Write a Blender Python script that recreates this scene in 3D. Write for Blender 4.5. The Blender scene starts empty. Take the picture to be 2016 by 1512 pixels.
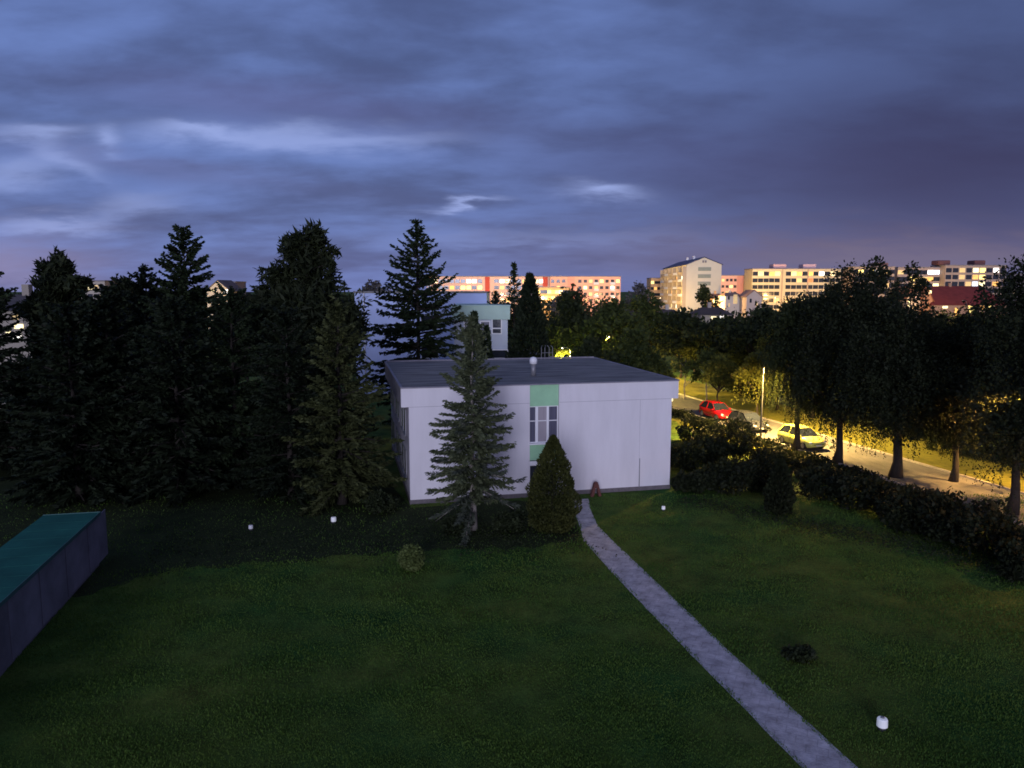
import bpy, math, random
import numpy as np
from mathutils import Vector
random.seed(7)
PI = math.pi
R = math.radians
sc = bpy.context.scene
COL = sc.collection

# ------------------------------------------------------------------ camera model
F = 1500.0                      # focal length in pixels of a 2016 px wide picture
CAMH = 12.05                    # fourth floor window
PITCH = math.atan(186 / F)
cp, sp = math.cos(PITCH), math.sin(PITCH)

def ray(px, py):
    a, b = (px - 1008) / F, (756 - py) / F
    return (a, b * sp + cp, b * cp - sp)

def gp(px, py, z=0.0):          # where the sight line meets the level z
    d = ray(px, py)
    t = (z - CAMH) / d[2]
    return Vector((d[0] * t, d[1] * t, z))

def at(px, py, Y):              # where the sight line is Y metres away
    d = ray(px, py)
    t = Y / d[1]
    return Vector((d[0] * t, Y, CAMH + d[2] * t))

cam = bpy.data.cameras.new('camera')
co = bpy.data.objects.new('camera', cam)
COL.objects.link(co)
co.location = (0, 0, CAMH)
co.rotation_euler = (R(90) - PITCH, 0, 0)
cam.sensor_width = 36
cam.lens = 36 * F / 2016
cam.clip_end = 6000
sc.camera = co

# ------------------------------------------------------------------ materials
def nodes_of(m):
    m.use_nodes = True
    return m.node_tree.nodes, m.node_tree.links

def mat(name, c, rough=.7, var=.15, scale=3.0, bump=0.0, bscale=20, metal=0, spec=.3, c2=None, stretch=None):
    m = bpy.data.materials.new(name)
    n, l = nodes_of(m)
    b = n['Principled BSDF']
    b.inputs['Roughness'].default_value = rough
    b.inputs['Metallic'].default_value = metal
    b.inputs['Specular IOR Level'].default_value = spec
    tc = n.new('ShaderNodeTexCoord')
    src = tc.outputs['Object']
    if stretch:
        mp = n.new('ShaderNodeMapping'); mp.inputs['Scale'].default_value = stretch
        l.new(src, mp.inputs[0]); src = mp.outputs[0]
    nz = n.new('ShaderNodeTexNoise')
    nz.inputs['Scale'].default_value = scale
    nz.inputs['Detail'].default_value = 8
    nz.inputs['Roughness'].default_value = .65
    l.new(src, nz.inputs['Vector'])
    rp = n.new('ShaderNodeValToRGB')
    rp.color_ramp.elements[0].position = .32
    rp.color_ramp.elements[1].position = .68
    lo = c2 if c2 else tuple(x * (1 - var) for x in c)
    hi = c if c2 else tuple(min(1, x * (1 + var)) for x in c)
    rp.color_ramp.elements[0].color = (*lo, 1)
    rp.color_ramp.elements[1].color = (*hi, 1)
    l.new(nz.outputs['Fac'], rp.inputs[0])
    l.new(rp.outputs[0], b.inputs['Base Color'])
    if bump:
        n2 = n.new('ShaderNodeTexNoise'); n2.inputs['Scale'].default_value = bscale; n2.inputs['Detail'].default_value = 6
        l.new(src, n2.inputs['Vector'])
        bp = n.new('ShaderNodeBump'); bp.inputs['Strength'].default_value = bump; bp.inputs['Distance'].default_value = .05
        l.new(n2.outputs['Fac'], bp.inputs['Height'])
        l.new(bp.outputs[0], b.inputs['Normal'])
    return m

def leafmat(name, c1, c2, transl=.25, cs=.6):
    m = bpy.data.materials.new(name)
    n, l = nodes_of(m)
    b = n['Principled BSDF']
    b.inputs['Roughness'].default_value = .65
    b.inputs['Specular IOR Level'].default_value = .15
    g = n.new('ShaderNodeNewGeometry')
    tc = n.new('ShaderNodeTexCoord')
    nz = n.new('ShaderNodeTexNoise'); nz.inputs['Scale'].default_value = cs; nz.inputs['Detail'].default_value = 3
    l.new(tc.outputs['Object'], nz.inputs['Vector'])
    ad = n.new('ShaderNodeMath'); ad.operation = 'MULTIPLY_ADD'
    l.new(g.outputs['Random Per Island'], ad.inputs[0]); ad.inputs[1].default_value = .5
    l.new(nz.outputs['Fac'], ad.inputs[2])
    rp = n.new('ShaderNodeValToRGB')
    rp.color_ramp.elements[0].position = .4
    rp.color_ramp.elements[1].position = 1.0
    rp.color_ramp.elements[0].color = (*c1, 1)
    rp.color_ramp.elements[1].color = (*c2, 1)
    l.new(ad.outputs[0], rp.inputs[0])
    l.new(rp.outputs[0], b.inputs['Base Color'])
    tr = n.new('ShaderNodeBsdfTranslucent')
    l.new(rp.outputs[0], tr.inputs['Color'])
    mx = n.new('ShaderNodeMixShader'); mx.inputs[0].default_value = transl
    l.new(b.outputs[0], mx.inputs[1]); l.new(tr.outputs[0], mx.inputs[2])
    l.new(mx.outputs[0], n['Material Output'].inputs['Surface'])
    return m

def emit(name, c, s):
    m = bpy.data.materials.new(name)
    n, l = nodes_of(m)
    b = n['Principled BSDF']
    b.inputs['Base Color'].default_value = (*[min(.8, x) for x in c], 1)
    b.inputs['Emission Color'].default_value = (*c, 1)
    tc = n.new('ShaderNodeTexCoord')
    nz = n.new('ShaderNodeTexNoise'); nz.inputs['Scale'].default_value = 1.1; nz.inputs['Detail'].default_value = 2
    l.new(tc.outputs['Object'], nz.inputs['Vector'])
    ml = n.new('ShaderNodeMath'); ml.operation = 'MULTIPLY'
    l.new(nz.outputs['Fac'], ml.inputs[0]); ml.inputs[1].default_value = 2 * s
    l.new(ml.outputs[0], b.inputs['Emission Strength'])
    return m

def glass(name, c=(.02, .025, .035), rough=.12):
    m = mat(name, c, rough, .3, .8, spec=.6)
    return m

M = {
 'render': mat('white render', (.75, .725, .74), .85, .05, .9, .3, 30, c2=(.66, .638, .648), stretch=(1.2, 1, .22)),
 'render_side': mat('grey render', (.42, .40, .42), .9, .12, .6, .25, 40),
 'bitumen': mat('roof bitumen', (.34, .33, .305), .9, .3, .9, .4, 8, spec=.08, c2=(.10, .098, .09), stretch=(.3, 2.2, 1)),
 'coping': mat('roof edge metal', (.22, .21, .24), .5, .2, 2),
 'green': mat('green panel', (.32, .58, .35), .6, .06, 2),
 'fascia': mat('fascia board', (.20, .185, .19), .8, .2, 1.2),
 'plinth': mat('plinth stone', (.14, .125, .13), .9, .2, 4, .3),
 'white': mat('white paint', (.8, .8, .8), .5, .03, 2),
 'glass': glass('window glass'),
 'curtain': mat('curtained glass', (.34, .31, .33), .4, .12, 3, stretch=(14, 1, .3)),
 'sash': mat('side pane', (.10, .10, .14), .3, .2, 2, stretch=(8, 1, .4)),
 'metal': mat('grey metal', (.25, .25, .26), .45, .1, 3, metal=.3),
 'darkmetal': mat('dark metal', (.05, .05, .055), .5, .1, 3),
 'terracotta': mat('red brown paint', (.12, .045, .035), .7, .2, 6),
 'asphalt': mat('asphalt', (.155, .148, .14), .85, .2, 1.1, .4, 60, c2=(.095, .092, .088), stretch=(1.6, .5, 1)),
 'kerb': mat('kerb stone', (.33, .31, .29), .85, .15, 2, .2),
 'path': mat('path concrete', (.66, .63, .62), .9, .2, 2.2, .8, 22, c2=(.30, .28, .275)),
 'court': mat('teal roof sheet', (.031, .15, .11), .9, .2, .5, .1, 10, c2=(.022, .095, .075), spec=.05),
 'shedwall': mat('shed wall', (.16, .15, .17), .9, .25, .8, .3, 12),
 'shedpanel': mat('shed panel', (.20, .19, .22), .85, .25, .7, .2, 12),
 'shededge': mat('shed roof edge', (.05, .12, .11), .7, .2, 2),
 'paving': mat('side paving', (.085, .078, .082), .9, .2, 1.1, .5, 14, c2=(.035, .033, .036)),
 'soil': mat('bed soil', (.026, .025, .014), .95, .3, 1.2, .6, 9, c2=(.010, .011, .007)),
 'bark': mat('bark', (.026, .021, .017), .95, .3, 6, .6, 18, stretch=(1, 1, .3)),
 'palebark': mat('pale bark', (.34, .31, .27), .9, .3, 5, .4, 12, c2=(.12, .10, .085), stretch=(1, 1, .4)),
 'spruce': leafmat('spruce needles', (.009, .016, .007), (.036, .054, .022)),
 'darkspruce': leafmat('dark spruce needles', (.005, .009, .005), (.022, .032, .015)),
 'olive': leafmat('olive needles', (.024, .032, .011), (.088, .102, .036)),
 'grey': leafmat('pale spruce needles', (.034, .044, .032), (.12, .14, .095)),
 'youngspruce': leafmat('young spruce needles', (.045, .058, .027), (.150, .175, .088), .3),
 'thuja': leafmat('thuja sprays', (.018, .024, .007), (.072, .080, .020)),
 'pine': leafmat('pine needles', (.008, .012, .005), (.034, .044, .018)),
 'leafdark': leafmat('dark leaves', (.012, .018, .008), (.045, .060, .022), .35),
 'leafmid': leafmat('mid green leaves', (.022, .034, .010), (.075, .095, .026), .4),
 'leaflit': leafmat('lamp lit leaves', (.06, .07, .015), (.17, .18, .035), .45),  # street lamp glow put into the colour, paler and yellower than other leaves
 'leafgrey': leafmat('grey leaves', (.05, .048, .044), (.13, .12, .11), .2),
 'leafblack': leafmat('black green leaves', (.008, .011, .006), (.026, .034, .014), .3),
 'shrub': leafmat('shrub leaves', (.010, .015, .007), (.034, .046, .018), .2, 2),
 'ball': leafmat('clipped leaves', (.050, .075, .020), (.14, .18, .055), .2, 2),
 'cover': leafmat('ground cover leaves', (.018, .028, .014), (.055, .070, .040), .15, 1.5),
 'grassblade': leafmat('grass blades', (.044, .112, .018), (.115, .195, .032), .3, .2),
 'rubber': mat('tyre rubber', (.02, .02, .02), .9, .1, 5),
 'rim': mat('rim', (.4, .4, .4), .35, .1, 5, metal=.6),
 'red': mat('red paint', (.42, .008, .010), .25, .03, 2, spec=.6),
 'cream': mat('pale yellow paint', (.66, .68, .16), .25, .03, 2, spec=.6),
 'black': mat('dark paint', (.03, .032, .04), .2, .05, 2, spec=.7),
 'headlight': mat('headlight glass', (.75, .75, .75), .1, .03, 3, spec=.8),
 'plate': mat('blank plate', (.6, .6, .58), .5, .03, 3),
}
LW = {
 'white': emit('lit window white', (1, .93, .80), 2.4),
 'cool': emit('lit window cool', (.75, .85, 1), 1.5),
 'yellow': emit('lit window yellow', (1, .72, .22), 1.5),
 'cream': emit('lit window cream', (1, .80, .42), 1.6),
 'orange': emit('lit window orange', (1, .48, .12), .9),
 'red': emit('lit window red', (1, .16, .05), .9),
 'dim': emit('lit window dim', (1, .62, .25), .35),
}

# ------------------------------------------------------------------ object helpers
def put(o, parent=None):
    COL.objects.link(o)
    if parent: o.parent = parent
    return o

def tag(o, label=None, cat=None, group=None, kind=None):
    if label: o['label'] = label
    if cat: o['category'] = cat
    if group: o['group'] = group
    if kind: o['kind'] = kind
    return o

def empty(name, loc, rz, label, cat, group=None):
    o = bpy.data.objects.new(name, None)
    o.location = loc; o.rotation_euler = (0, 0, rz)
    o.empty_display_size = .3
    put(o)
    return tag(o, label, cat, group)

def copy_tree(o, parent=None):
    c = o.copy(); COL.objects.link(c); c.parent = parent
    for ch in list(o.children):
        if ch.type != 'LIGHT': copy_tree(ch, c)
    return c

class MB:
    def __init__(s): s.v = []; s.f = []; s.m = []
    def poly(s, pts, mi=0):
        k = len(s.v); s.v += [tuple(p) for p in pts]; s.f.append(tuple(range(k, k + len(pts)))); s.m.append(mi)
    def box(s, x0, x1, y0, y1, z0, z1, mi=0):
        k = len(s.v)
        s.v += [(x0, y0, z0), (x1, y0, z0), (x1, y1, z0), (x0, y1, z0), (x0, y0, z1), (x1, y0, z1), (x1, y1, z1), (x0, y1, z1)]
        for q in ((0, 3, 2, 1), (4, 5, 6, 7), (0, 1, 5, 4), (1, 2, 6, 5), (2, 3, 7, 6), (3, 0, 4, 7)):
            s.f.append(tuple(k + i for i in q)); s.m.append(mi)
    def prism(s, prof, y0, y1, mi=0):      # profile in x,z drawn counter-clockwise seen from -y
        k = len(s.v); n = len(prof)
        s.v += [(x, y0, z) for x, z in prof] + [(x, y1, z) for x, z in prof]
        s.f.append(tuple(range(k, k + n))); s.m.append(mi)
        s.f.append(tuple(range(k + 2 * n - 1, k + n - 1, -1))); s.m.append(mi)
        for i in range(n):
            j = (i + 1) % n
            s.f.append((k + j, k + i, k + n + i, k + n + j)); s.m.append(mi)
    def tube(s, pts, rad, seg=8, mi=0):
        pts = [Vector(p) for p in pts]; rings = []
        for i, p in enumerate(pts):
            d = (pts[min(i + 1, len(pts) - 1)] - pts[max(i - 1, 0)]).normalized()
            a = d.cross(Vector((0, 0, 1)) if abs(d.z) < .9 else Vector((1, 0, 0))).normalized(); b = d.cross(a)
            r = rad[i] if isinstance(rad, (list, tuple)) else rad
            k = len(s.v); rings.append(k)
            for q in range(seg):
                t = 2 * PI * q / seg
                s.v.append(tuple(p + a * (math.cos(t) * r) + b * (math.sin(t) * r)))
        for i in range(len(rings) - 1):
            for q in range(seg):
                w = (q + 1) % seg
                s.f.append((rings[i] + q, rings[i + 1] + q, rings[i + 1] + w, rings[i] + w)); s.m.append(mi)
        s.f.append(tuple(rings[0] + q for q in range(seg))); s.m.append(mi)
        s.f.append(tuple(rings[-1] + q for q in range(seg - 1, -1, -1))); s.m.append(mi)
    def lathe(s, prof, seg=20, c=(0, 0, 0), mi=0):
        k = len(s.v); n = len(prof)
        for r, z in prof:
            for q in range(seg):
                t = 2 * PI * q / seg
                s.v.append((c[0] + r * math.cos(t), c[1] + r * math.sin(t), c[2] + z))
        for i in range(n - 1):
            for q in range(seg):
                w = (q + 1) % seg
                s.f.append((k + i * seg + q, k + i * seg + w, k + (i + 1) * seg + w, k + (i + 1) * seg + q)); s.m.append(mi)
        s.f.append(tuple(k + q for q in range(seg - 1, -1, -1))); s.m.append(mi)
        s.f.append(tuple(k + (n - 1) * seg + q for q in range(seg))); s.m.append(mi)
    def build(s, name, mats, parent=None, smooth=False, bevel=0):
        me = bpy.data.meshes.new(name)
        me.from_pydata(s.v, [], s.f)
        for m in (mats if isinstance(mats, (list, tuple)) else [mats]): me.materials.append(m)
        if len(me.materials) > 1:
            for p, i in zip(me.polygons, s.m): p.material_index = i
        if smooth: me.polygons.foreach_set('use_smooth', [True] * len(me.polygons))
        me.update()
        o = bpy.data.objects.new(name, me)
        if bevel:
            bv = o.modifiers.new('edge', 'BEVEL'); bv.width = bevel; bv.segments = 2; bv.limit_method = 'ANGLE'
        return put(o, parent)

def boxpart(name, m, parent, *b, bevel=0):
    x = MB(); x.box(*b); return x.build(name, m, parent, bevel=bevel)

def quads(name, Q, m):
    Q = np.asarray(Q, dtype=np.float32)
    n = len(Q)
    me = bpy.data.meshes.new(name)
    me.vertices.add(n * 4); me.vertices.foreach_set('co', Q.reshape(-1))
    me.loops.add(n * 4); me.loops.foreach_set('vertex_index', np.arange(n * 4, dtype=np.int32))
    me.polygons.add(n)
    me.polygons.foreach_set('loop_start', np.arange(0, n * 4, 4, dtype=np.int32))
    me.polygons.foreach_set('loop_total', np.full(n, 4, dtype=np.int32))
    me.materials.append(m)
    me.update(calc_edges=True)
    return me

# ------------------------------------------------------------------ ground
def sheet(name, pts, z, m, kind='structure', label=None):
    x = MB(); x.poly([(p[0], p[1], z) for p in pts]); o = x.build(name, m); tag(o, label, kind=kind); return o

gm = bpy.data.materials.new('lawn ground')
n, l = nodes_of(gm); b = n['Principled BSDF']
b.inputs['Roughness'].default_value = .95; b.inputs['Specular IOR Level'].default_value = .1
tc = n.new('ShaderNodeTexCoord')
def nz_(scale, det, ro=.6):
    q = n.new('ShaderNodeTexNoise'); q.inputs['Scale'].default_value = scale; q.inputs['Detail'].default_value = det
    q.inputs['Roughness'].default_value = ro
    l.new(tc.outputs['Object'], q.inputs['Vector']); return q
n1, n2, n3 = nz_(.17, 6), nz_(.8, 7, .7), nz_(9, 6, .75)
r1 = n.new('ShaderNodeValToRGB'); e = r1.color_ramp.elements
e[0].position = .35; e[0].color = (.034, .112, .024, 1); e[1].position = .68; e[1].color = (.150, .185, .034, 1)
l.new(n1.outputs['Fac'], r1.inputs[0])
r2 = n.new('ShaderNodeValToRGB'); e = r2.color_ramp.elements
e[0].position = .3; e[0].color = (.45, .42, .42, 1); e[1].position = .7; e[1].color = (1.25, 1.25, 1.2, 1)
l.new(n2.outputs['Fac'], r2.inputs[0])
r3 = n.new('ShaderNodeValToRGB'); e = r3.color_ramp.elements
e[0].position = .3; e[0].color = (.4, .4, .4, 1); e[1].position = .7; e[1].color = (1.4, 1.4, 1.3, 1)
l.new(n3.outputs['Fac'], r3.inputs[0])
def mul(a, c):
    q = n.new('ShaderNodeMix'); q.data_type = 'RGBA'; q.blend_type = 'MULTIPLY'; q.inputs[0].default_value = 1
    l.new(a, q.inputs[6]); l.new(c, q.inputs[7]); return q.outputs[2]
l.new(mul(mul(r1.outputs[0], r2.outputs[0]), r3.outputs[0]), b.inputs['Base Color'])
bp = n.new('ShaderNodeBump'); bp.inputs['Strength'].default_value = .7; bp.inputs['Distance'].default_value = .08
l.new(n3.outputs['Fac'], bp.inputs['Height']); l.new(bp.outputs[0], b.inputs['Normal'])
sheet('ground', [(-2500, -300), (2500, -300), (2500, 4000), (-2500, 4000)], 0, gm)

def ribbon(name, left, right, z, m, wob=0.0, seed=1):
    rg = random.Random(seed); L, Rr = [], []
    for i in range(len(left) - 1):
        k = max(1, int((Vector(left[i + 1]) - Vector(left[i])).length / .5))
        for j in range(k): L.append(Vector(left[i]).lerp(Vector(left[i + 1]), j / k)); Rr.append(Vector(right[i]).lerp(Vector(right[i + 1]), j / k))
    L.append(Vector(left[-1])); Rr.append(Vector(right[-1]))
    for P in (L, Rr):
        for p in P: p.x += rg.uniform(-wob, wob); p.y += rg.uniform(-wob, wob)
    x = MB()
    k = min(len(L), len(Rr))
    for P in (L, Rr): pass
    li = [L[int(i * (len(L) - 1) / (k - 1))] for i in range(k)]
    ri = [Rr[int(i * (len(Rr) - 1) / (k - 1))] for i in range(k)]
    for i in range(k - 1):
        x.poly([(li[i].x, li[i].y, z), (ri[i].x, ri[i].y, z), (ri[i + 1].x, ri[i + 1].y, z), (li[i + 1].x, li[i + 1].y, z)][::1])
    return tag(x.build(name, m), kind='structure')

pm = M['path']; n, l = pm.node_tree.nodes, pm.node_tree.links
bt = n.new('ShaderNodeTexBrick'); bt.inputs['Scale'].default_value = 1.0; bt.inputs['Brick Width'].default_value = .55; bt.inputs['Row Height'].default_value = .38
bt.inputs['Mortar Size'].default_value = .018; bt.inputs['Color1'].default_value = (1, 1, 1, 1); bt.inputs['Color2'].default_value = (.78, .78, .80, 1); bt.inputs['Mortar'].default_value = (.42, .42, .42, 1)
mp = n.new('ShaderNodeMapping'); mp.inputs['Rotation'].default_value = (0, 0, R(24)); tcp = n.new('ShaderNodeTexCoord')
l.new(tcp.outputs['Object'], mp.inputs[0]); l.new(mp.outputs[0], bt.inputs['Vector'])
mxp = n.new('ShaderNodeMix'); mxp.data_type = 'RGBA'; mxp.blend_type = 'MULTIPLY'; mxp.inputs[0].default_value = .4
cl = [k for k in l if k.to_socket.name == 'Base Color'][0]; src_ = cl.from_socket
l.new(src_, mxp.inputs[6]); l.new(bt.outputs['Color'], mxp.inputs[7]); l.new(mxp.outputs[2], n['Principled BSDF'].inputs['Base Color'])

# garden path from the pavilion to under the window
pl = [gp(*q) for q in ((1606, 1540), (1571, 1504), (1406, 1336), (1344, 1273), (1200, 1123), (1150, 1066), (1134, 1015), (1128, 984))]
pr = [gp(*q) for q in ((1720, 1540), (1684, 1508), (1428, 1275), (1400, 1248), (1200, 1059), (1176, 1034), (1163, 1005), (1158, 982))]
ribbon('path', pl, pr, .012, M['path'], .02, 3)

# litter bed under the trees, their shade put into its dark colour
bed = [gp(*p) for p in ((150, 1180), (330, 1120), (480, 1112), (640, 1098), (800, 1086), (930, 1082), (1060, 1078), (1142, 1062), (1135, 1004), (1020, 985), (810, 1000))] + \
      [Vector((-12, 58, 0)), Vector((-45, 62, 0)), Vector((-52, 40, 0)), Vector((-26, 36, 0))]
bed2 = [gp(*p) for p in ((1322, 985), (1420, 1010), (1500, 1022), (1640, 1045), (1800, 1080), (1960, 1105), (2100, 1160), (2100, 1060), (1900, 1000), (1700, 945), (1560, 905), (1420, 862), (1330, 850))]

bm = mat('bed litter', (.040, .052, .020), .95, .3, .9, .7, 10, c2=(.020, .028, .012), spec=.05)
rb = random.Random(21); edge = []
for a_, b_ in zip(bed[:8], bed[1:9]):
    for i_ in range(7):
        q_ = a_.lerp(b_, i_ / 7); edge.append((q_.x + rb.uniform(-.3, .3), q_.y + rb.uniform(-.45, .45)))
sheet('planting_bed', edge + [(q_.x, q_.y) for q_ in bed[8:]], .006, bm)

# long low shed with a teal roof
sb = gp(0, 1342); sdir = Vector((-math.sin(math.atan2(gp(1318, 962).y - gp(808, 993).y, gp(1318, 962).x - gp(808, 993).x)), 1, 0)).normalized()
shh = at(0, 1199, sb.y).z
def on_roof(px, py): return gp(px, py, shh)
sback = abs((on_roof(0, 1086) - on_roof(0, 1199)).cross(sdir).z)
send = (on_roof(207, 1008) - Vector((sb.x, sb.y, shh))).dot(sdir)
def build_shed():
    o = empty('garden_shed', sb - sdir * 9, math.atan2(sdir.y, sdir.x), 'long low grey walled shed with a flat teal roof at the left edge', 'shed')
    L_ = send + 9
    boxpart('wall', M['shedwall'], o, 0, L_ - .15, .12, sback - .1, 0, shh - .085)
    x = MB(); x.box(-.1, L_, 0, sback, shh - .08, shh); rf = x.build('roof', M['court'], o)
    x = MB(); x.box(-.1, L_ + .03, -.03, -.002, shh - .11, shh + .03); x.box(L_ + .002, L_ + .03, .0, sback, shh - .11, shh + .03)
    x.build('roof_edge', M['shededge'], rf)
    for k in range(int(L_ / 1.05)):
        boxpart('seam', M['court'], rf, .3 + k * 1.05, .36 + k * 1.05, .02, sback - .02, shh + .001, shh + .007)
    for k in range(4):
        x0 = 10.2 + k * 2.6
        if x0 + .9 > L_: break
        boxpart('wall_panel', M['shedpanel'], o, x0, x0 + 2.5, .09, .118, .12, shh - .16)
# street
rn = [gp(1590, 893), gp(2016, 1036)]
rdv = (rn[0] - rn[1]).normalized()
rside = Vector((rdv.y, -rdv.x, 0))
RW = 5.3
r0 = rn[1] - rdv * 25
def rd(t, s): return r0 + rdv * t + rside * s
RL = 150
M['verge'] = mat('lamp yellowed verge', (.18, .17, .03), .95, .3, 2.2, .7, 18, c2=(.09, .095, .016), spec=.1)  # lamp glow on the grass put into the colour, yellower than the lawn
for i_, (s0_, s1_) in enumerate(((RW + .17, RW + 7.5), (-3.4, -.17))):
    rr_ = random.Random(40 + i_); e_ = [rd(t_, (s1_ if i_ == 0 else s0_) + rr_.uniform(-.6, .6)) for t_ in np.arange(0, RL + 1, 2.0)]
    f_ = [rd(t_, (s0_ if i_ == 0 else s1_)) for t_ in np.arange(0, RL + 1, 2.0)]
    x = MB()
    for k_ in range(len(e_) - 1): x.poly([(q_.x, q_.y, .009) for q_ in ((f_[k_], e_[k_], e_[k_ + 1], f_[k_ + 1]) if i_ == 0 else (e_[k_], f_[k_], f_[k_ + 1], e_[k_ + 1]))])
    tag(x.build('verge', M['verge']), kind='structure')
sheet('road', [rd(0, 0), rd(0, RW), rd(RL, RW), rd(RL, 0)], .02, M['asphalt'])
x = MB()
for s0, s1 in ((-.16, -.002), (RW + .002, RW + .16)):
    P = [rd(0, s0), rd(0, s1), rd(RL, s1), rd(RL, s0)]
    x.poly([(p.x, p.y, .13) for p in P])
    for i in range(4):
        j = (i + 1) % 4
        x.poly([(P[i].x, P[i].y, 0), (P[j].x, P[j].y, 0), (P[j].x, P[j].y, .13), (P[i].x, P[i].y, .13)])
tag(x.build('kerb', M['kerb']), kind='structure')

build_shed()
# ------------------------------------------------------------------ plants
def rnd_dirs(rg, n):
    v = rg.normal(size=(n, 3)); return v / np.linalg.norm(v, axis=1, keepdims=True)

def diamonds(P, D, L, W, rg, side=None):
    """leaf shapes: base P, direction D, length L, width W"""
    if side is None:
        side = np.cross(D, rnd_dirs(rg, len(P)))
    side /= (np.linalg.norm(side, axis=1, keepdims=True) + 1e-6)
    L = L[:, None]; W = W[:, None]
    mid = P + D * L * .45
    return np.stack([P, mid + side * W * .5, P + D * L, mid - side * W * .5], axis=1)

def conifer(seed, h, Rm, z0=.8, gap=.34, nb=7, twl=.5, tww=.10, dens=22, droop=.25, power=.85, ragged=.25, cap=None, top_up=40, lopsided=0):
    rg = np.random.default_rng(seed); out = []; limbs = []
    z = z0
    while z < h - .15:
        t = (z - z0) / (h - z0)
        r = min(cap or 99, Rm * (1 - t) ** power) * (1 - .25 * max(0, .12 - t) / .12) + .12
        k = max(4, int(nb * (.6 + .6 * (1 - t))))
        a0 = rg.uniform(0, 6.28)
        for i in range(k):
            a = a0 + 6.283 * i / k + rg.normal() * .25
            L = r * (1 - ragged + rg.random() * ragged * 1.35)
            if rg.random() < .10: L *= rg.uniform(.45, .75)
            if lopsided: L *= 1 + lopsided * math.cos(a)
            e0 = math.radians(-12 + (top_up + 12) * t + rg.normal() * 10)
            hd = np.array([math.cos(a), math.sin(a), 0.0]); lat = np.array([-math.sin(a), math.cos(a), 0.0])
            m = max(8, int(dens * L))
            s = rg.uniform(.06, 1, m) ** .75 * L
            q = s / L
            zb = z + rg.normal() * .2
            pz = zb + s * math.sin(e0) - droop * L * (q ** 2) * .6 + .22 * droop * L * q ** 4 * 2
            P = hd * (s * math.cos(e0))[:, None] + np.array([0, 0, 1.0]) * pz[:, None]
            P += rg.normal(size=P.shape) * .03
            sg = rg.choice([-1, 1], m)[:, None]
            D = hd * rg.uniform(.35, 1.1, m)[:, None] + lat * sg * rg.uniform(.2, 1.0, m)[:, None]
            D[:, 2] += rg.uniform(-.75, .12, m) + .35 * t
            D /= np.linalg.norm(D, axis=1, keepdims=True)
            ln = twl * (.55 + .6 * (1 - q)) * rg.uniform(.6, 1.3, m) * (.55 + .45 * (1 - t))
            out.append(diamonds(P, D, ln, tww * rg.uniform(.7, 1.4, m), rg))
            limbs.append(([0, 0, zb], (hd * L * .9 * math.cos(e0) + np.array([0, 0, zb + L * .9 * math.sin(e0) - droop * L * .4])).tolist(), .012 + .018 * L))
        z += gap * rg.uniform(.8, 1.25) * (1.15 - .4 * t)
    # leader
    m = int(30 + 10 * h)
    P = np.zeros((m, 3)); P[:, 2] = h - rg.random(m) ** 1.3 * .12 * h
    D = rnd_dirs(rg, m); D[:, 2] = np.abs(D[:, 2]) + .3; D /= np.linalg.norm(D, axis=1, keepdims=True)
    out.append(diamonds(P, D, .35 * rg.uniform(.5, 1.2, m), np.full(m, tww), rg))
    return np.concatenate(out), limbs

def blobs_crown(seed, blobs, n, leaf, narrow=.55, shell=.55, up=0.0, bump=1.0):
    rg = np.random.default_rng(seed); out = []
    vol = np.array([(b[3] * b[4] + b[4] * b[5] + b[3] * b[5]) for b in blobs]); share = vol / vol.sum()
    for bb, sh in zip(blobs, share):
        m = max(20, int(n * sh))
        d = rnd_dirs(rg, m)
        ph = rg.uniform(0, 6.28, 3)
        bumpy = 1 + bump * (.16 * np.sin(d[:, 0] * 5 + ph[0]) + .14 * np.sin(d[:, 1] * 6 + ph[1]) + .12 * np.sin(d[:, 2] * 7 + ph[2]))
        r = (shell + (1 - shell) * rg.random(m) ** .6) * bumpy * rg.uniform(.85, 1.08, m)
        P = np.array(bb[:3]) + d * r[:, None] * np.array(bb[3:6])
        D = d * .7 + rnd_dirs(rg, m) * .8; D[:, 2] += up
        D /= np.linalg.norm(D, axis=1, keepdims=True)
        ln = leaf * (.45 + 1.5 * rg.random(m) ** 1.6)
        out.append(diamonds(P - D * ln[:, None] * .5, D, ln, ln * narrow, rg))
    return np.concatenate(out)

def strands(seed, blobs, n, leaf, lo, hi):
    rg = np.random.default_rng(seed); out = []
    for _ in range(n):
        bb = blobs[rg.integers(len(blobs))]
        d = rnd_dirs(rg, 1)[0]
        p0 = np.array(bb[:3]) + d * np.array(bb[3:6]) * .95
        Ln = rg.uniform(lo, hi); m = int(Ln / leaf * 2.2)
        s = np.linspace(0, Ln, m)
        P = p0 + np.stack([np.sin(s + d[0] * 9) * .06 + d[0] * .12 * s, np.cos(s * .8) * .06 + d[1] * .12 * s, -s], 1) + rg.normal(size=(m, 3)) * .05
        P = P[P[:, 2] > 1.6]
        if len(P) < 2: continue
        D = rnd_dirs(rg, len(P)) * .6; D[:, 2] -= .7; D /= np.linalg.norm(D, axis=1, keepdims=True)
        ln = leaf * rg.uniform(.6, 1.3, len(P))
        out.append(diamonds(P, D, ln, ln * .5, rg))
    return np.concatenate(out)

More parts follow.
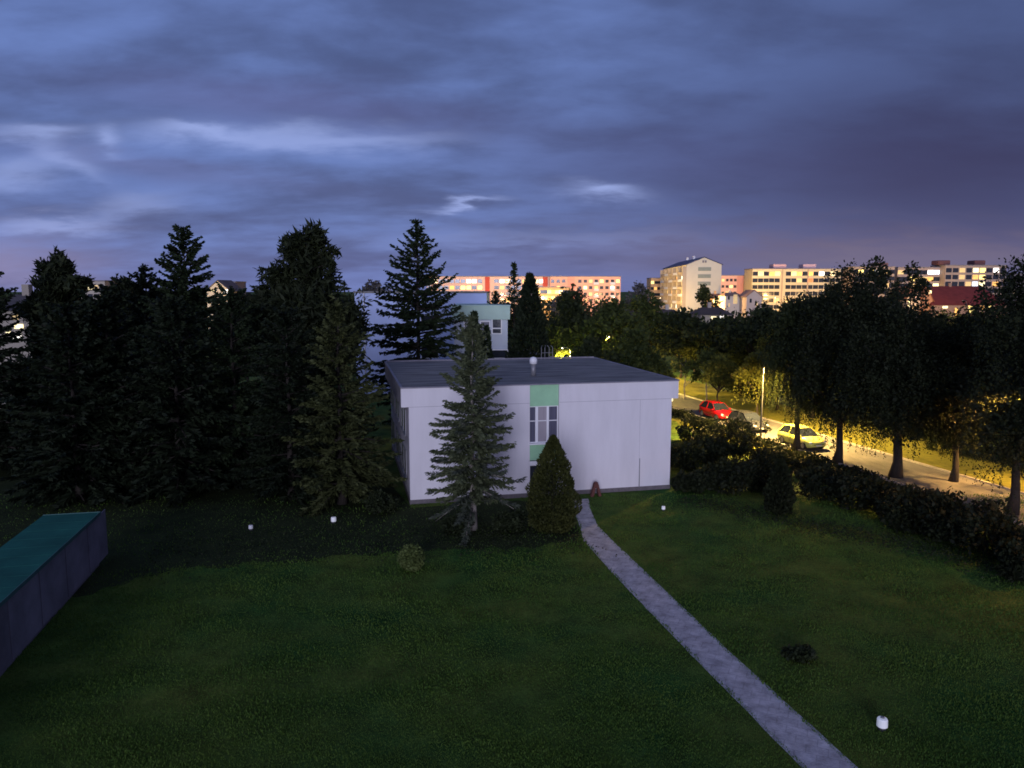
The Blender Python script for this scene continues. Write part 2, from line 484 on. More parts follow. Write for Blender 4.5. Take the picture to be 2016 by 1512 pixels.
def trunk_mesh(h, r0, limbs, lean=(0, 0), m=None, name='trunk', seg=10, parent=None, flare=1.5):
    x = MB()
    n = 9
    pts = [(lean[0] * (i / n) ** 1.5 + .05 * math.sin(i * 1.7), lean[1] * (i / n) ** 1.5 + .05 * math.cos(i * 2.1), -.1 + (h + .1) * i / n) for i in range(n + 1)]
    rad = [r0 * (flare if i == 0 else (1 - .93 * i / n)) for i in range(n + 1)]
    x.tube(pts, rad, seg)
    for A, B, r in limbs:
        mid = [(A[i] + B[i]) / 2 for i in range(3)]; mid[2] += .04 * abs(B[0] - A[0])
        x.tube([A, mid, B], [r, r * .7, r * .25], 4)
    return x.build(name, m or M['bark'], parent, smooth=True)

def plant(name, loc, Q, leafm, h, r0, limbs, label, cat, group=None, bark=None, lean=(0, 0), crown='crown'):
    o = empty(name, loc, 0, label, cat, group)
    c = bpy.data.objects.new(crown, quads(crown, Q, leafm)); put(c, o)
    if r0: trunk_mesh(h, r0, limbs, lean, bark, parent=o)
    return o

G = Vector((0, 0, 0))
def base(px, d):
    p = at(px, 570, d); return Vector((p.x, p.y, 0))
def hz(px, py, d): return at(px, py, d).z

def add_conifer(seed, px, ytop, d, Rm, leafm, label, name='spruce_tree', cat='spruce', group=None, **kw):
    h = hz(px, ytop, d)
    Q, limbs = conifer(seed, h, Rm, **kw)
    return plant(name, base(px, d), Q, leafm, h * .97, .10 + h * .010, limbs[::2], label, cat, group)

# -- left belt of conifers
LB = 'conifers along the left of the garden'
KW = dict(group=LB, dens=30, twl=.72, tww=.17, gap=.36, droop=.2)
KF = dict(group=LB, dens=56, twl=.52, tww=.105, gap=.32, droop=.22)
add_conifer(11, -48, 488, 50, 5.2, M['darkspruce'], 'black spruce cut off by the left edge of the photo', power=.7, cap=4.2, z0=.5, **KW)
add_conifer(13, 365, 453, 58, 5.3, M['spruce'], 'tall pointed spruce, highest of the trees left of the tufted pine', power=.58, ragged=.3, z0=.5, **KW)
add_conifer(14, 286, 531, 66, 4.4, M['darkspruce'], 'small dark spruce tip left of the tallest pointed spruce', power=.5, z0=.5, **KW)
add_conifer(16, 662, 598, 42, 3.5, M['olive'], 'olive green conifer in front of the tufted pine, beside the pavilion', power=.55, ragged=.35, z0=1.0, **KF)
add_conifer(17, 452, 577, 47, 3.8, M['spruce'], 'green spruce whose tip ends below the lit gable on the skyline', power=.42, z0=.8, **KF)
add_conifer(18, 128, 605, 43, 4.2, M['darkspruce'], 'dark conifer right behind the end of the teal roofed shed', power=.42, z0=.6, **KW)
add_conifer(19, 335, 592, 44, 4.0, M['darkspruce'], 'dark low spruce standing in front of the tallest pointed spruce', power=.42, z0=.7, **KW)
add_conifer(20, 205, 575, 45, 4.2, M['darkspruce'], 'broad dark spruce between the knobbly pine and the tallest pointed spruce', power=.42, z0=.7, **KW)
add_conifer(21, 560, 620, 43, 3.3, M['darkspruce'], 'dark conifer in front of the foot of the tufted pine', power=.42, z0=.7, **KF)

def pxblobs(lst, d, origin, depthjit=.8, seed=1):
    rg = random.Random(seed); out = []
    for px, py, rpx, *ry in lst:
        dd = d + rg.uniform(-depthjit, depthjit)
        p = at(px, py, dd) - origin
        r = rpx / F * d; r2 = (ry[0] if ry else rpx) / F * d
        out.append((p.x, p.y, p.z, r, r * 1.1, r2))
    return out

# tufted pine
d = 52; O = base(606, d)
bl = pxblobs([(604, 478, 34, 30), (578, 486, 34, 28), (622, 466, 26, 26), (628, 500, 28, 34), (600, 515, 46, 30), (655, 497, 15, 13), (648, 520, 16, 12),
              (545, 540, 34, 22), (575, 552, 50, 34), (628, 552, 44, 36), (523, 573, 24, 18), (600, 600, 88, 46), (560, 650, 80, 50), (640, 660, 76, 54),
              (505, 610, 30, 30), (690, 640, 40, 60), (600, 730, 100, 62), (570, 810, 90, 62), (640, 830, 84, 62), (600, 900, 90, 60)], d, O, .9, 5)
Q = blobs_crown(15, bl, 34000, .46, .26, .30, .12)
plant('pine_tree', O, Q, M['pine'], hz(606, 455, d), .3, [([0, 0, b_[2] - .5], list(b_[:3]), .06) for b_ in bl], 'tall pine with a rounded tufted double head against the sky', 'pine', LB)
# blobby conifer on the far left
d = 55; O = base(112, d)
bl = pxblobs([(114, 510, 15, 18), (100, 530, 26, 20), (124, 530, 22, 22), (112, 560, 44, 26), (150, 560, 30, 18), (82, 590, 24, 18), (112, 610, 70, 40), (95, 668, 38, 40), (150, 660, 66, 46), (110, 740, 90, 60), (100, 830, 90, 60), (110, 910, 90, 50)], d, O, .9, 6)
Q = blobs_crown(12, bl, 30000, .48, .28, .30, .12)
plant('pine_tree', O, Q, M['pine'], hz(112, 505, d), .28, [([0, 0, b_[2] - .5], list(b_[:3]), .06) for b_ in bl], 'dark pine with a knobbly top, second tree from the left edge', 'pine', LB)

# -- spruce behind the pavilion, the sparse spruce and the thuja in front of it
add_conifer(31, 822, 436, 67, 7.0, M['spruce'], 'tall open spruce rising behind the flat roof of the white pavilion', gap=.44, nb=9, dens=21, twl=.74, tww=.17, power=.76, cap=4.5, droop=.34, ragged=.25, z0=2.2)
h = hz(930, 628, 37.3)
Q1, l1 = conifer(32, h, 2.15, z0=2.0, gap=.25, nb=8, twl=.40, tww=.085, dens=60, droop=.25, power=.42, ragged=.5)
Q2, l2 = conifer(33, h * .80, 3.3, z0=1.7, gap=.62, nb=5, twl=.40, tww=.055, dens=75, droop=.40, power=.60, ragged=.45)
o = plant('spruce_tree', base(928, 37.3), Q1, M['youngspruce'], h * .97, .17, l2[::2], 'slim young spruce on the lawn hiding the left of the white wall', 'spruce', bark=M['palebark'])
c = bpy.data.objects.new('lower_branches', quads('lower_branches', Q2, M['grey'])); put(c, o)

def thuja_crown(seed, h, r, n, leaf, belly=.3):
    rg = np.random.default_rng(seed)
    t = rg.random(n) ** 1.25
    prof = np.where(t < belly, .80 + .2 * t / belly, ((1 - t) / (1 - belly)) ** .72)
    a = rg.uniform(0, 6.283, n)
    lob = 1 + .10 * np.sin(a * 5 + t * 9) + .08 * np.sin(a * 3 - t * 17) + .05 * np.sin(t * 40 + a)
    rr = r * prof * lob * (1 - .45 * rg.random(n) ** 2.2)
    P = np.stack([rr * np.cos(a), rr * np.sin(a), .08 + t * h * .97], 1)
    D = np.stack([np.cos(a) * .55, np.sin(a) * .55, np.full(n, .9)], 1) + rg.normal(size=(n, 3)) * .35
    D /= np.linalg.norm(D, axis=1, keepdims=True)
    ln = leaf * rg.uniform(.6, 1.5, n)
    return diamonds(P, D, ln, ln * .5, rg)

def thuja(seed, px, ytop, d, r, m, label, n=6000, leaf=.22, ybase=None, name='thuja_tree', cat='thuja', group=None):
    h = hz(px, ytop, d)
    return plant(name, base(px, d), thuja_crown(seed, h, r, n, leaf), m, h * .9, .08, [], label, cat, group)

thuja(41, 1091, 858, 37.4, 1.28, M['thuja'], 'brownish cone shaped thuja in front of the green panelled window', 17000, .125)
thuja(42, 1043, 536, 72, 2.15, M['darkspruce'], 'black pointed thuja behind the pavilion roof, right of the green trimmed building', 9000, .34)
thuja(43, 933, 612, 63, 1.15, M['spruce'], 'narrow dark green thuja behind the roof, before the green trimmed building', 5000, .28)
thuja(44, 958, 640, 66, .8, M['spruce'], 'lower narrow thuja against the left of the green trimmed front', 3000, .26)
add_conifer(45, 1012, 520, 82, 3.0, M['spruce'], 'thin topped spruce behind the black pointed thuja', dens=16, twl=.6, tww=.15, power=.8)
add_conifer(46, 975, 575, 84, 2.6, M['darkspruce'], 'low spruce behind the blue end wall', dens=16, twl=.6, tww=.15, power=.6)
thuja(47, 1552, 908, 40.2, .72, M['leafblack'], 'black column shaped thuja on the right lawn', 5000, .18)

# ball shrub and low shrubs
def ball(px, ybase, rpx, m, label, name='round_shrub', cat='shrub', n=3200, leaf=.11, squash=1.0, group=None, seed=1, knob=0):
    p = gp(px, ybase); r = rpx / F * p.y
    bl = [(0, 0, r * .95 * squash, r, r, r * squash)]
    rg = random.Random(seed)
    for i in range(knob):
        a = rg.uniform(0, 6.28); q = rg.uniform(.3, .75)
        bl.append((r * .8 * math.cos(a), r * .8 * math.sin(a), r * squash * rg.uniform(.5, 1.4), r * q, r * q, r * q * squash))
    Q = blobs_crown(seed, bl, n, leaf, .6, .5, .1, 1.0 if knob else .12)
    Q = Q[Q[:, :, 2].min(axis=1) > -.02]
    return plant(name, p, Q, m, r, .04, [], label, cat, group)
ball(811, 1122, 27, M['ball'], 'clipped round bush alone at the edge of the lawn', n=6500, leaf=.085, seed=51)
ball(905, 1048, 26, M['shrub'], 'low dark bush at the foot of the slim young spruce', squash=.7, seed=52, knob=4)
ball(1008, 1042, 34, M['shrub'], 'low dark bush between the slim spruce and the thuja', squash=.65, seed=53, knob=5)
ball(1572, 1298, 24, M['shrub'], 'small dark bush on the open lawn right of the path', squash=.6, seed=54, knob=5, n=1800)
ball(745, 1010, 30, M['shrub'], 'dark low bush left of the corner of the pavilion', squash=.8, seed=55, knob=4)

# -- deciduous trees
def dec_blobs(seed, h, z0, Rm, n):
    rg = random.Random(seed); out = []
    zc, hh = (h + z0) / 2, (h - z0) / 2
    for i in range(n):
        while True:
            a = [rg.uniform(-1, 1) for _ in range(3)]
            q = math.sqrt(sum(v * v for v in a))
            if .3 < q < 1: break
        f = rg.uniform(.24, .42)
        k = 1 - f * .75
        w = 1 - .35 * max(0, a[2])
        out.append((a[0] * Rm * k * w, a[1] * Rm * k * w, zc + a[2] * hh * k, Rm * f, Rm * f, hh * f * 1.0 if hh < Rm * 1.4 else Rm * f * 1.15))
    out.append((0, 0, h - Rm * .35, Rm * .35, Rm * .35, Rm * .36))
    return out

def deciduous(seed, px, ytop, d, Rm, m, label, z0=2.0, n=7000, leaf=.3, nb=18, weep=0, bark=None, r0=.18, cat='tree', name='leafy_tree', group=None, lean=(0, 0), wl=(1, 3)):
    h = hz(px, ytop, d)
    bl = dec_blobs(seed, h, z0, Rm, nb)
    Q = blobs_crown(seed, bl, n, leaf, .6, .4)
    if weep: Q = np.concatenate([Q, strands(seed + 1, [b_ for b_ in bl if b_[2] < h * .75] or bl, weep, leaf * .8, *wl)])
    limbs = [([0, 0, max(z0 * .8, b_[2] * .6)], list(b_[:3]), .05 + .02 * Rm) for b_ in bl[::2]]
    return plant(name, base(px, d), Q, m, h * .8, r0, limbs, label, cat, group, bark, lean)

DG = 'leafy trees behind the pavilion and the street'
deciduous(60, 1128, 566, 96, 4.6, M['leafdark'], 'dark leafy tree directly right of the black pointed thuja', group=DG, leaf=.42)
deciduous(61, 1205, 582, 92, 5.4, M['leafmid'], 'broad green tree below the salmon block, behind the roof corner', group=DG, leaf=.42)
deciduous(62, 1280, 575, 108, 5.2, M['leafmid'], 'round green tree left below the gabled apartment house', group=DG, leaf=.45)
deciduous(63, 1255, 640, 78, 4.4, M['leafmid'], 'bushy tree leaning over the right corner of the flat roof', group=DG, leaf=.36, z0=.8)
deciduous(64, 1165, 660, 76, 3.6, M['leafdark'], 'low bushy tree behind the roof, lit yellow from behind', group=DG, leaf=.34, z0=.8)
deciduous(65, 1345, 606, 104, 5.0, M['leafdark'], 'dark tree in front of the balconies of the gabled house', group=DG, leaf=.45)
deciduous(66, 1425, 618, 96, 5.0, M['leafdark'], 'dark tree at the far bend of the lit street', group=DG, leaf=.42, z0=3.2)
deciduous(67, 1500, 592, 84, 5.2, M['leafdark'], 'tall dark tree behind the street lamp pole', group=DG, leaf=.38, z0=3.4)
deciduous(68, 1385, 560, 215, 4.6, M['leafmid'], 'open tree standing before the pale gable wall', group=DG, leaf=.7, n=1500, nb=9)
deciduous(69, 1255, 555, 190, 4.4, M['leafgrey'], 'thin grey twiggy tree right of the salmon block', group=DG, leaf=.6, n=1200, nb=9)
deciduous(70, 1098, 586, 112, 3.6, M['leafgrey'], 'pale grey twiggy tree right of the black pointed thuja', group=DG, leaf=.45, n=2500, nb=10)
deciduous(71, 1560, 596, 110, 5.2, M['leafdark'], 'far leafy tree below the yellow apartment row', group=DG, leaf=.5)
deciduous(72, 735, 548, 130, 4.2, M['leafgrey'], 'grey bushy treetop over the blue wall, left of the open spruce', group=DG, leaf=.5, n=4200)
deciduous(73, 690, 580, 110, 4.6, M['leafdark'], 'dark rounded tree right of the tufted pine on the skyline', group=DG, leaf=.5)
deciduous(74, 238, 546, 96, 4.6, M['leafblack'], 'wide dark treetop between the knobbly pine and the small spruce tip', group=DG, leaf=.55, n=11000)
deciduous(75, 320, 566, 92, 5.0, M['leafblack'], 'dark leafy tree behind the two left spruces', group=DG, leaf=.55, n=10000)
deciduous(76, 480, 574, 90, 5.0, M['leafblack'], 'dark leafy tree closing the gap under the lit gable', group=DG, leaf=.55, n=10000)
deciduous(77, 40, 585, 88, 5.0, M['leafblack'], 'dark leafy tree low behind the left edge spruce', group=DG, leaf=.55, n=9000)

BG = 'birches along the street'
deciduous(80, 1582, 585, 56.5, 3.9, M['leafdark'], 'drooping birch beside the pale yellow parked car', z0=5.2, n=26000, leaf=.155, weep=299, r0=.24, cat='birch', name='birch_tree', group=BG, bark=M['bark'], wl=(1.4, 4.0))
deciduous(81, 1668, 515, 52, 4.3, M['leafblack'], 'tallest drooping birch, its black trunk cutting the lit road', z0=1.9, n=30000, leaf=.155, weep=574, r0=.25, cat='birch', name='birch_tree', group=BG, bark=M['bark'])
deciduous(82, 1787, 562, 48.2, 5.0, M['leafblack'], 'wide birch with the brown trunk at the road edge', z0=1.7, n=30000, leaf=.155, weep=618, r0=.33, cat='birch', name='birch_tree', group=BG, bark=M['bark'], wl=(1, 2.6))
deciduous(83, 2030, 490, 40, 4.4, M['leafblack'], 'black tree cut off by the right edge of the photo', z0=1.4, n=30000, leaf=.155, weep=265, r0=.25, cat='tree', name='leafy_tree', group=BG, bark=M['bark'])
deciduous(84, 1905, 612, 47, 4.3, M['leafblack'], 'black leafy tree below the red roofed house', z0=1.8, n=30000, leaf=.155, weep=265, r0=.22, cat='tree', name='leafy_tree', group=BG, bark=M['bark'])
deciduous(85, 1740, 588, 78, 5.0, M['leafblack'], 'dark tree behind the birches, under the dim apartment blocks', z0=1.4, n=9000, leaf=.34, r0=.25, group=BG)
deciduous(86, 1850, 610, 70, 5.0, M['leafblack'], 'dark tree across the road in front of the lit house', z0=1.4, n=9000, leaf=.32, r0=.25, group=BG)
deciduous(87, 1965, 590, 66, 4.4, M['leafdark'], 'olive tree right of the red roof across the road', z0=1.4, n=8000, leaf=.3, r0=.25, group=BG)
deciduous(88, 1640, 560, 88, 4.8, M['leafdark'], 'dark tree across the road behind the tallest birch', z0=1.4, n=8000, leaf=.36, r0=.25, group=BG)
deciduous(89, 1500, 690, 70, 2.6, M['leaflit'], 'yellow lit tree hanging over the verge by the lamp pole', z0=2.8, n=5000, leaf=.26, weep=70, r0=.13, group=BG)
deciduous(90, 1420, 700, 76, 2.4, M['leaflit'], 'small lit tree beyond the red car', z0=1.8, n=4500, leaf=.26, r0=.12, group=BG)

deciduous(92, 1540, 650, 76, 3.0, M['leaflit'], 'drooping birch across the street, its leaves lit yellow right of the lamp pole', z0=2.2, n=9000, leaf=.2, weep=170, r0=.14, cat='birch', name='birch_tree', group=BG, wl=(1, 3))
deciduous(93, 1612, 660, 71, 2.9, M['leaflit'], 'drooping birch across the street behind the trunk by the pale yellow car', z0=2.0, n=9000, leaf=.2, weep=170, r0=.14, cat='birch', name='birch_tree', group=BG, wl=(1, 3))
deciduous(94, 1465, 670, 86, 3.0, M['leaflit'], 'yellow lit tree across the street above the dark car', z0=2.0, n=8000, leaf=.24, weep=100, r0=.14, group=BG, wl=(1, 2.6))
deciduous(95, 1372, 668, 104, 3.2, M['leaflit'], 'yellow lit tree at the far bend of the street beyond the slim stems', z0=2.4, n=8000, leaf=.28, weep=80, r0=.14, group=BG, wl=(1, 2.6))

deciduous(96, 1722, 507, 150, 5.2, M['leafblack'], 'airy dark treetop in front of the dim grey block, right of the tallest birch', group=DG, leaf=.5, n=3600, nb=12)
deciduous(97, 1795, 516, 165, 5.6, M['leafblack'], 'airy dark treetop on the skyline left of the dark roof housings', group=DG, leaf=.5, n=3000, nb=11)

# slim street trees with lit stems
def sapling(px, ybase, ytop, m, label, nleaf=260, r=.5, seed=1, leaf=.12, r0=.03):
    p = gp(px, ybase); h = hz(px, ytop, p.y)
    rg = random.Random(seed); limbs = []; bl = []
    for i in range(9):
        z = h * rg.uniform(.25, .9); a = rg.uniform(0, 6.28); q = r * (1.1 - z / h)
        e_ = [q * math.cos(a), q * math.sin(a), min(h, z + q * .8)]
        limbs.append(([0, 0, z * .95], e_, r0 * .5)); bl.append((*e_, r * .3, r * .3, r * .3))
    Q = blobs_crown(seed, bl, nleaf, leaf, .5, .2)
    return plant('sapling', p, Q, m, h, r0, limbs, label, 'sapling', 'saplings by the street', bark=M['palebark'] if r0 > .05 else M['bark'])
deciduous(91, 1103, 640, 91, 1.7, M['leafmid'], 'small tree with yellow lit leaves just over the back edge of the roof', z0=1.2, n=2600, leaf=.26, r0=.09, group=DG)
sapling(1347, 786, 705, M['leafmid'], 'slim lit tree stem beyond the road, right of the pavilion roof corner', 900, 1.9, 1, .3, .09)
sapling(1390, 793, 690, M['leafmid'], 'slim lit tree stem on the verge above the red car', 1100, 2.1, 2, .3, .10)
sapling(1643, 905, 866, M['shrub'], 'spindly young tree in front of the lit road between the birches', 120, .5, 3)
sapling(1505, 872, 826, M['shrub'], 'spindly young tree left of the pale yellow car', 120, .6, 4)

# shrubs between lawn and street
SG = 'shrubs between the right lawn and the street'
for i, (px, yb, rp, sq, lab) in enumerate([
    (1442, 905, 44, 1.05, 'tall round black bush hiding a dark car'),
    (1395, 962, 34, .7, 'dark bush right of the pavilion with a lit patch behind'),
    (1500, 960, 46, .8, 'dark bush left of the column shaped thuja'),
    (1362, 872, 34, .8, 'dark bush against the right corner of the pavilion'),
    (1620, 985, 46, .75, 'dark bush right of the column shaped thuja'),
    (1690, 1005, 50, .8, 'black bush below the trunk of the tallest birch'),
    (1770, 1035, 54, .8, 'black bush below the brown birch trunk'),
    (1850, 1062, 56, .85, 'black bush left of the orange lit grass'),
    (1935, 1095, 58, 1.0, 'tall black bush above the orange lit grass'),
    (2020, 1140, 50, .9, 'black bush at the right edge of the lawn'),
    (1345, 925, 34, .9, 'dark bush close to the right wall of the pavilion, behind the lawn'),
    (1400, 912, 36, .9, 'dark bush between the pavilion and the tall round black bush'),
    (1455, 968, 40, .85, 'dark bush in front of the tall round black bush'),
    (1352, 968, 26, .8, 'small dark bush on the grass right of the white wall'),
    (1590, 938, 36, .45, 'low bush along the road below the pale yellow car'),
    (1515, 912, 36, .4, 'low bush along the road left of the pale yellow car')]):
    ball(px, yb, rp, M['leafblack'], lab, 'leafy_bush', 'bush', 4200, .17, sq, SG, 100 + i, 6)

for i, (t_, s_, r_, lab) in enumerate(((34, 12.5, 2.0, 'broad bush across the street at the right edge'), (40, 11.8, 1.9, 'broad bush across the street behind the black right tree'), (47, 12.6, 2.1, 'broad bush across the street right of the brown birch trunk'),
        (53.5, 12.2, 1.8, 'broad bush across the street behind the brown birch trunk'), (60, 13.2, 2.0, 'broad bush across the street right of the tallest birch'), (67, 12.5, 1.9, 'broad bush across the street behind the pale yellow car'), (75, 13.4, 2.0, 'broad bush across the street left of the pale yellow car'), (100, 12, 1.8, 'dark bush far along the lit verge by the slim stems'))):
    p_ = rd(t_, s_ - RW + 4.6); rgb = random.Random(300 + i)
    bl = [(0, 0, r_ * .8, r_, r_, r_ * .9)] + [(r_ * .9 * math.cos(a_), r_ * .9 * math.sin(a_), r_ * rgb.uniform(.4, 1.4), r_ * .6, r_ * .6, r_ * .5) for a_ in [rgb.uniform(0, 6.28) for _ in range(6)]]
    Q = blobs_crown(300 + i, bl, 4200, .26, .6, .5, .1); Q = Q[Q[:, :, 2].min(axis=1) > -.02]
    plant('leafy_bush', p_, Q, M['leafdark'], r_, .06, [], lab, 'bush', 'bushes across the street')

# clipped hedge along the near kerb
x0, x1 = 18, 88
rg = np.random.default_rng(9); m = 30000
t = rg.uniform(x0, x1, m); s = rg.uniform(-2.3, -1.2, m); z = rg.random(m) ** .7 * (.55 + .18 * np.sin(t * 1.3) + .1 * np.sin(t * 4.1))
P = np.stack([r0.x + rdv.x * t + rside.x * s, r0.y + rdv.y * t + rside.y * s, z], 1)
D = rnd_dirs(rg, m); D[:, 2] = np.abs(D[:, 2]); ln = .15 * rg.uniform(.6, 1.5, m)
ho = bpy.data.objects.new('hedge', quads('hedge', diamonds(P, D, ln, ln * .6, rg), M['leafblack'])); put(ho)
tag(ho, 'long low black hedge running along the near side of the lit street', 'hedge')

# low ground cover along the lawn edge, and grass
rg = np.random.default_rng(77)
def scatter_band(pts, n, width, hgt):
    pts = [gp(*p) for p in pts]; segs = list(zip(pts[:-1], pts[1:])); ls = np.array([(b_ - a_).length for a_, b_ in segs]); out = []
    for (a_, b_), L_ in zip(segs, ls):
        k = int(n * L_ / ls.sum()); f = rg.random(k)
        d_ = (b_ - a_).normalized(); nn = np.array([-d_.y, d_.x, 0])
        P = np.array(a_)[None] * (1 - f)[:, None] + np.array(b_)[None] * f[:, None] + nn * (rg.normal(size=k) * width)[:, None]
        P[:, 2] = rg.random(k) * hgt
        out.append(P)
    return np.concatenate(out)
P = scatter_band([(300, 1085), (480, 1075), (640, 1062), (760, 1055), (900, 1064), (1060, 1062), (1120, 1050)], 5000, 1.7, .12)
P2 = scatter_band([(1340, 985), (1440, 1000), (1560, 1030), (1720, 1060), (1900, 1100), (2040, 1150)], 6000, .8, .14)
P = np.concatenate([P, P2])
D = rnd_dirs(rg, len(P)); D[:, 2] = np.abs(D[:, 2]) * .6; ln = .10 * rg.uniform(.5, 1.5, len(P))
o = bpy.data.objects.new('undergrowth', quads('undergrowth', diamonds(P, D, ln, ln * .6, rg), M['shrub'])); put(o)
tag(o, kind='stuff')

# grass blades over the lawn in view
m = 390000
f = rg.random(m)
Y = 15.5 / (1 - f * (1 - 15.5 / 44.0))
X = rg.uniform(-.82, .82, m) * Y
keep = np.ones(m, bool)
def inside(P, poly):
    c = np.zeros(len(P), bool); k = len(poly)
    for i in range(k):
        a_, b_ = poly[i], poly[(i + 1) % k]
        if abs(b_[1] - a_[1]) < 1e-9: continue
        cond = ((a_[1] > P[:, 1]) != (b_[1] > P[:, 1]))
        xi = (b_[0] - a_[0]) * (P[:, 1] - a_[1]) / (b_[1] - a_[1]) + a_[0]
        c ^= cond & (P[:, 0] < xi)
    return c
PX = np.stack([X, Y], 1)
shr = lambda a_, b_, k: [Vector(p).lerp(Vector(q), k) for p, q in zip(a_, b_)]
pathpoly = [(p.x, p.y) for p in shr(pl, pr, .09)] + [(p.x, p.y) for p in shr(pr, pl, .09)][::-1]
for poly in (pathpoly,):
    keep &= ~inside(PX, poly)
ib = inside(PX, [(p.x, p.y) for p in bed]); keep &= ~(ib & (rg.random(m) < .72))
A_ = gp(808, 993); B_ = gp(1318, 962)
dd_ = (B_ - A_).normalized(); keep &= ~(((X - A_.x) * -dd_.y + (Y - A_.y) * dd_.x > -.1) & (X < B_.x + .2) & (X > A_.x - .2))
X, Y = X[keep], Y[keep]; m = len(X)
P = np.stack([X, Y, np.zeros(m)], 1)
D = rg.normal(size=(m, 3)) * .55; D[:, 2] = 1; D /= np.linalg.norm(D, axis=1, keepdims=True)
pat = .5 + .5 * np.sin(X * .9 + np.sin(Y * .7) * 2) * np.sin(Y * 1.1 + X * .3)
ln = (.035 + .05 * pat) * rg.uniform(.6, 1.5, m) * (Y / 22) ** .4
o = bpy.data.objects.new('grass', quads('grass', diamonds(P, D, ln, ln * .30 + .004 * Y / 20, rg), M['grassblade'])); put(o)
tag(o, kind='stuff')

# far wood closing the view
rg = np.random.default_rng(5)
def wood(seed, x0, x1, d, ztop, n, leaf):
    rg = np.random.default_rng(seed); bl = []
    k = int((x1 - x0) / 6)
    for i in range(k):
        px = x0 + (x1 - x0) * (i + rg.random()) / k; r = rg.uniform(3, 5.5)
        zt = (ztop(px) if callable(ztop) else ztop) + rg.uniform(-1.6, 1.0)
        p = at(px, 570, d + rg.uniform(-14, 14))
        bl.append((p.x, p.y, zt - r, r, r, r)); bl.append((p.x, p.y, (zt - r) * .45, r * 1.1, r, (zt - r) * .6))
    return blobs_crown(seed, bl, n, leaf, .7, .3)
def wz(px):
    return 11.5 if px < 860 else (9.5 if px < 1230 else 6.8)
Q = np.concatenate([wood(201, -150, 1260, 255, wz, 26000, 1.0), wood(202, 1260, 2200, 215, 6.0, 18000, .9)])
o = bpy.data.objects.new('woodland', quads('woodland', Q, M['leafdark'])); put(o)
tag(o, kind='stuff')

# ------------------------------------------------------------------ white pavilion
A = gp(808, 993); B = gp(1318, 962)
W = (B - A).length; yaw = math.atan2(B.y - A.y, B.x - A.x)
HR = at(793, 765, A.y).z
DEP = 15.6
pav = empty('garden_pavilion', A, yaw, 'two storey white flat roofed pavilion with a green panelled window strip', 'pavilion')
def lx(px): # picture column -> distance along the front wall
    t = (px - 1008) / F
    ex = Vector((math.cos(yaw), math.sin(yaw)))
    # solve A + s*e on ray x = t*y'  (y' is distance along the level sight line)
    k = t / 1.0
    # level distances: depth along pitch is close to y here
    c_ = lambda s: (A.x + s * ex.x) / ((A.y + s * ex.y) * cp + (3.0 - CAMH) * -sp)
    lo, hi = -2.0, W + 3
    for _ in range(50):
        mid = (lo + hi) / 2
        if c_(mid) < t: lo = mid
        else: hi = mid
    return lo
def lz(px, py):
    s = lx(px); y = A.y + s * math.sin(yaw); return at(px, py, y).z
OV = .42
zb = HR - 1.05                       # underside of the overhanging band
wx0, wx1 = lx(1043), lx(1100)
TH = .35
# front wall pieces either side of the window strip, each with the band that overhangs its end
x = MB(); x.prism([(0, .25), (wx0, .25), (wx0, HR), (-OV, HR), (-OV, zb), (0, zb)], 0, TH); x.build('front_wall', M['render'], pav)
x = MB(); x.prism([(wx1, .25), (W, .25), (W, zb), (W + OV, zb), (W + OV, HR), (wx1, HR)], 0, TH); x.build('front_wall', M['render'], pav)
boxpart('rear_wall', M['render'], pav, 0, W, DEP - TH, DEP, .25, HR)
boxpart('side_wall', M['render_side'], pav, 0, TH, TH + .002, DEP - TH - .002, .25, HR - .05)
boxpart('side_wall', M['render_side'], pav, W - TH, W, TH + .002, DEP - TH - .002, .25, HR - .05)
boxpart('fascia', M['fascia'], pav, -OV, -.003, TH + .003, DEP, zb, HR - .003)
boxpart('fascia', M['fascia'], pav, W + .003, W + OV, TH + .003, DEP, zb, HR - .003)
x = MB(); x.box(-OV + .03, W + OV - .03, TH + .004, DEP - .1, HR - .02, HR + .045)
rf = x.build('roof', M['bitumen'], pav)
x = MB(); x.box(-OV - .04, W + OV + .04, -.04, .10, HR + .002, HR + .07); x.box(-OV - .04, -OV + .1, .103, DEP + .05, HR + .002, HR + .09)
x.box(W + OV - .1, W + OV + .04, .103, DEP + .05, HR + .002, HR + .09); x.box(-OV + .103, W + OV - .103, DEP - .09, DEP + .05, HR + .048, HR + .15)
x.build('roof_edge', M['coping'], pav)
x = MB(); x.box(-.03, W + .03, -.03, DEP + .03, -.1, .25); x.build('plinth', M['plinth'], pav)
# window strip, set back in the wall
zt1, zt0 = lz(1070, 800), lz(1070, 872)      # upper window
zg = lz(1070, 906)
RC = .12
boxpart('green_panel', M['green'], pav, wx0 + .003, wx1 - .003, RC, TH - .01, zt1 + .002, HR - .004)
boxpart('green_panel', M['green'], pav, wx0 + .003, wx1 - .003, RC, TH - .01, zg, zt0 - .09)
boxpart('lintel', M['white'], pav, wx0 + .003, wx1 - .003, RC - .06, TH - .01, zg - .28, zg - .05)
def window(z0, z1, panes):
    ww = wx1 - wx0 - .02; fx = wx0 + .01
    f = MB(); fr = .05
    f.box(fx, fx + ww, RC + .04, RC + .11, z1 - fr, z1); f.box(fx, fx + ww, RC + .04, RC + .11, z0, z0 + fr)
    for a_, b_, k in panes:
        f.box(fx + ww * a_ - .001, fx + ww * a_ + k, RC + .04, RC + .11, z0 + fr + .001, z1 - fr - .001)
    f.box(fx + ww - fr, fx + ww, RC + .04, RC + .11, z0 + fr + .001, z1 - fr - .001)
    return f.build('window', M['white'], pav), fx, ww
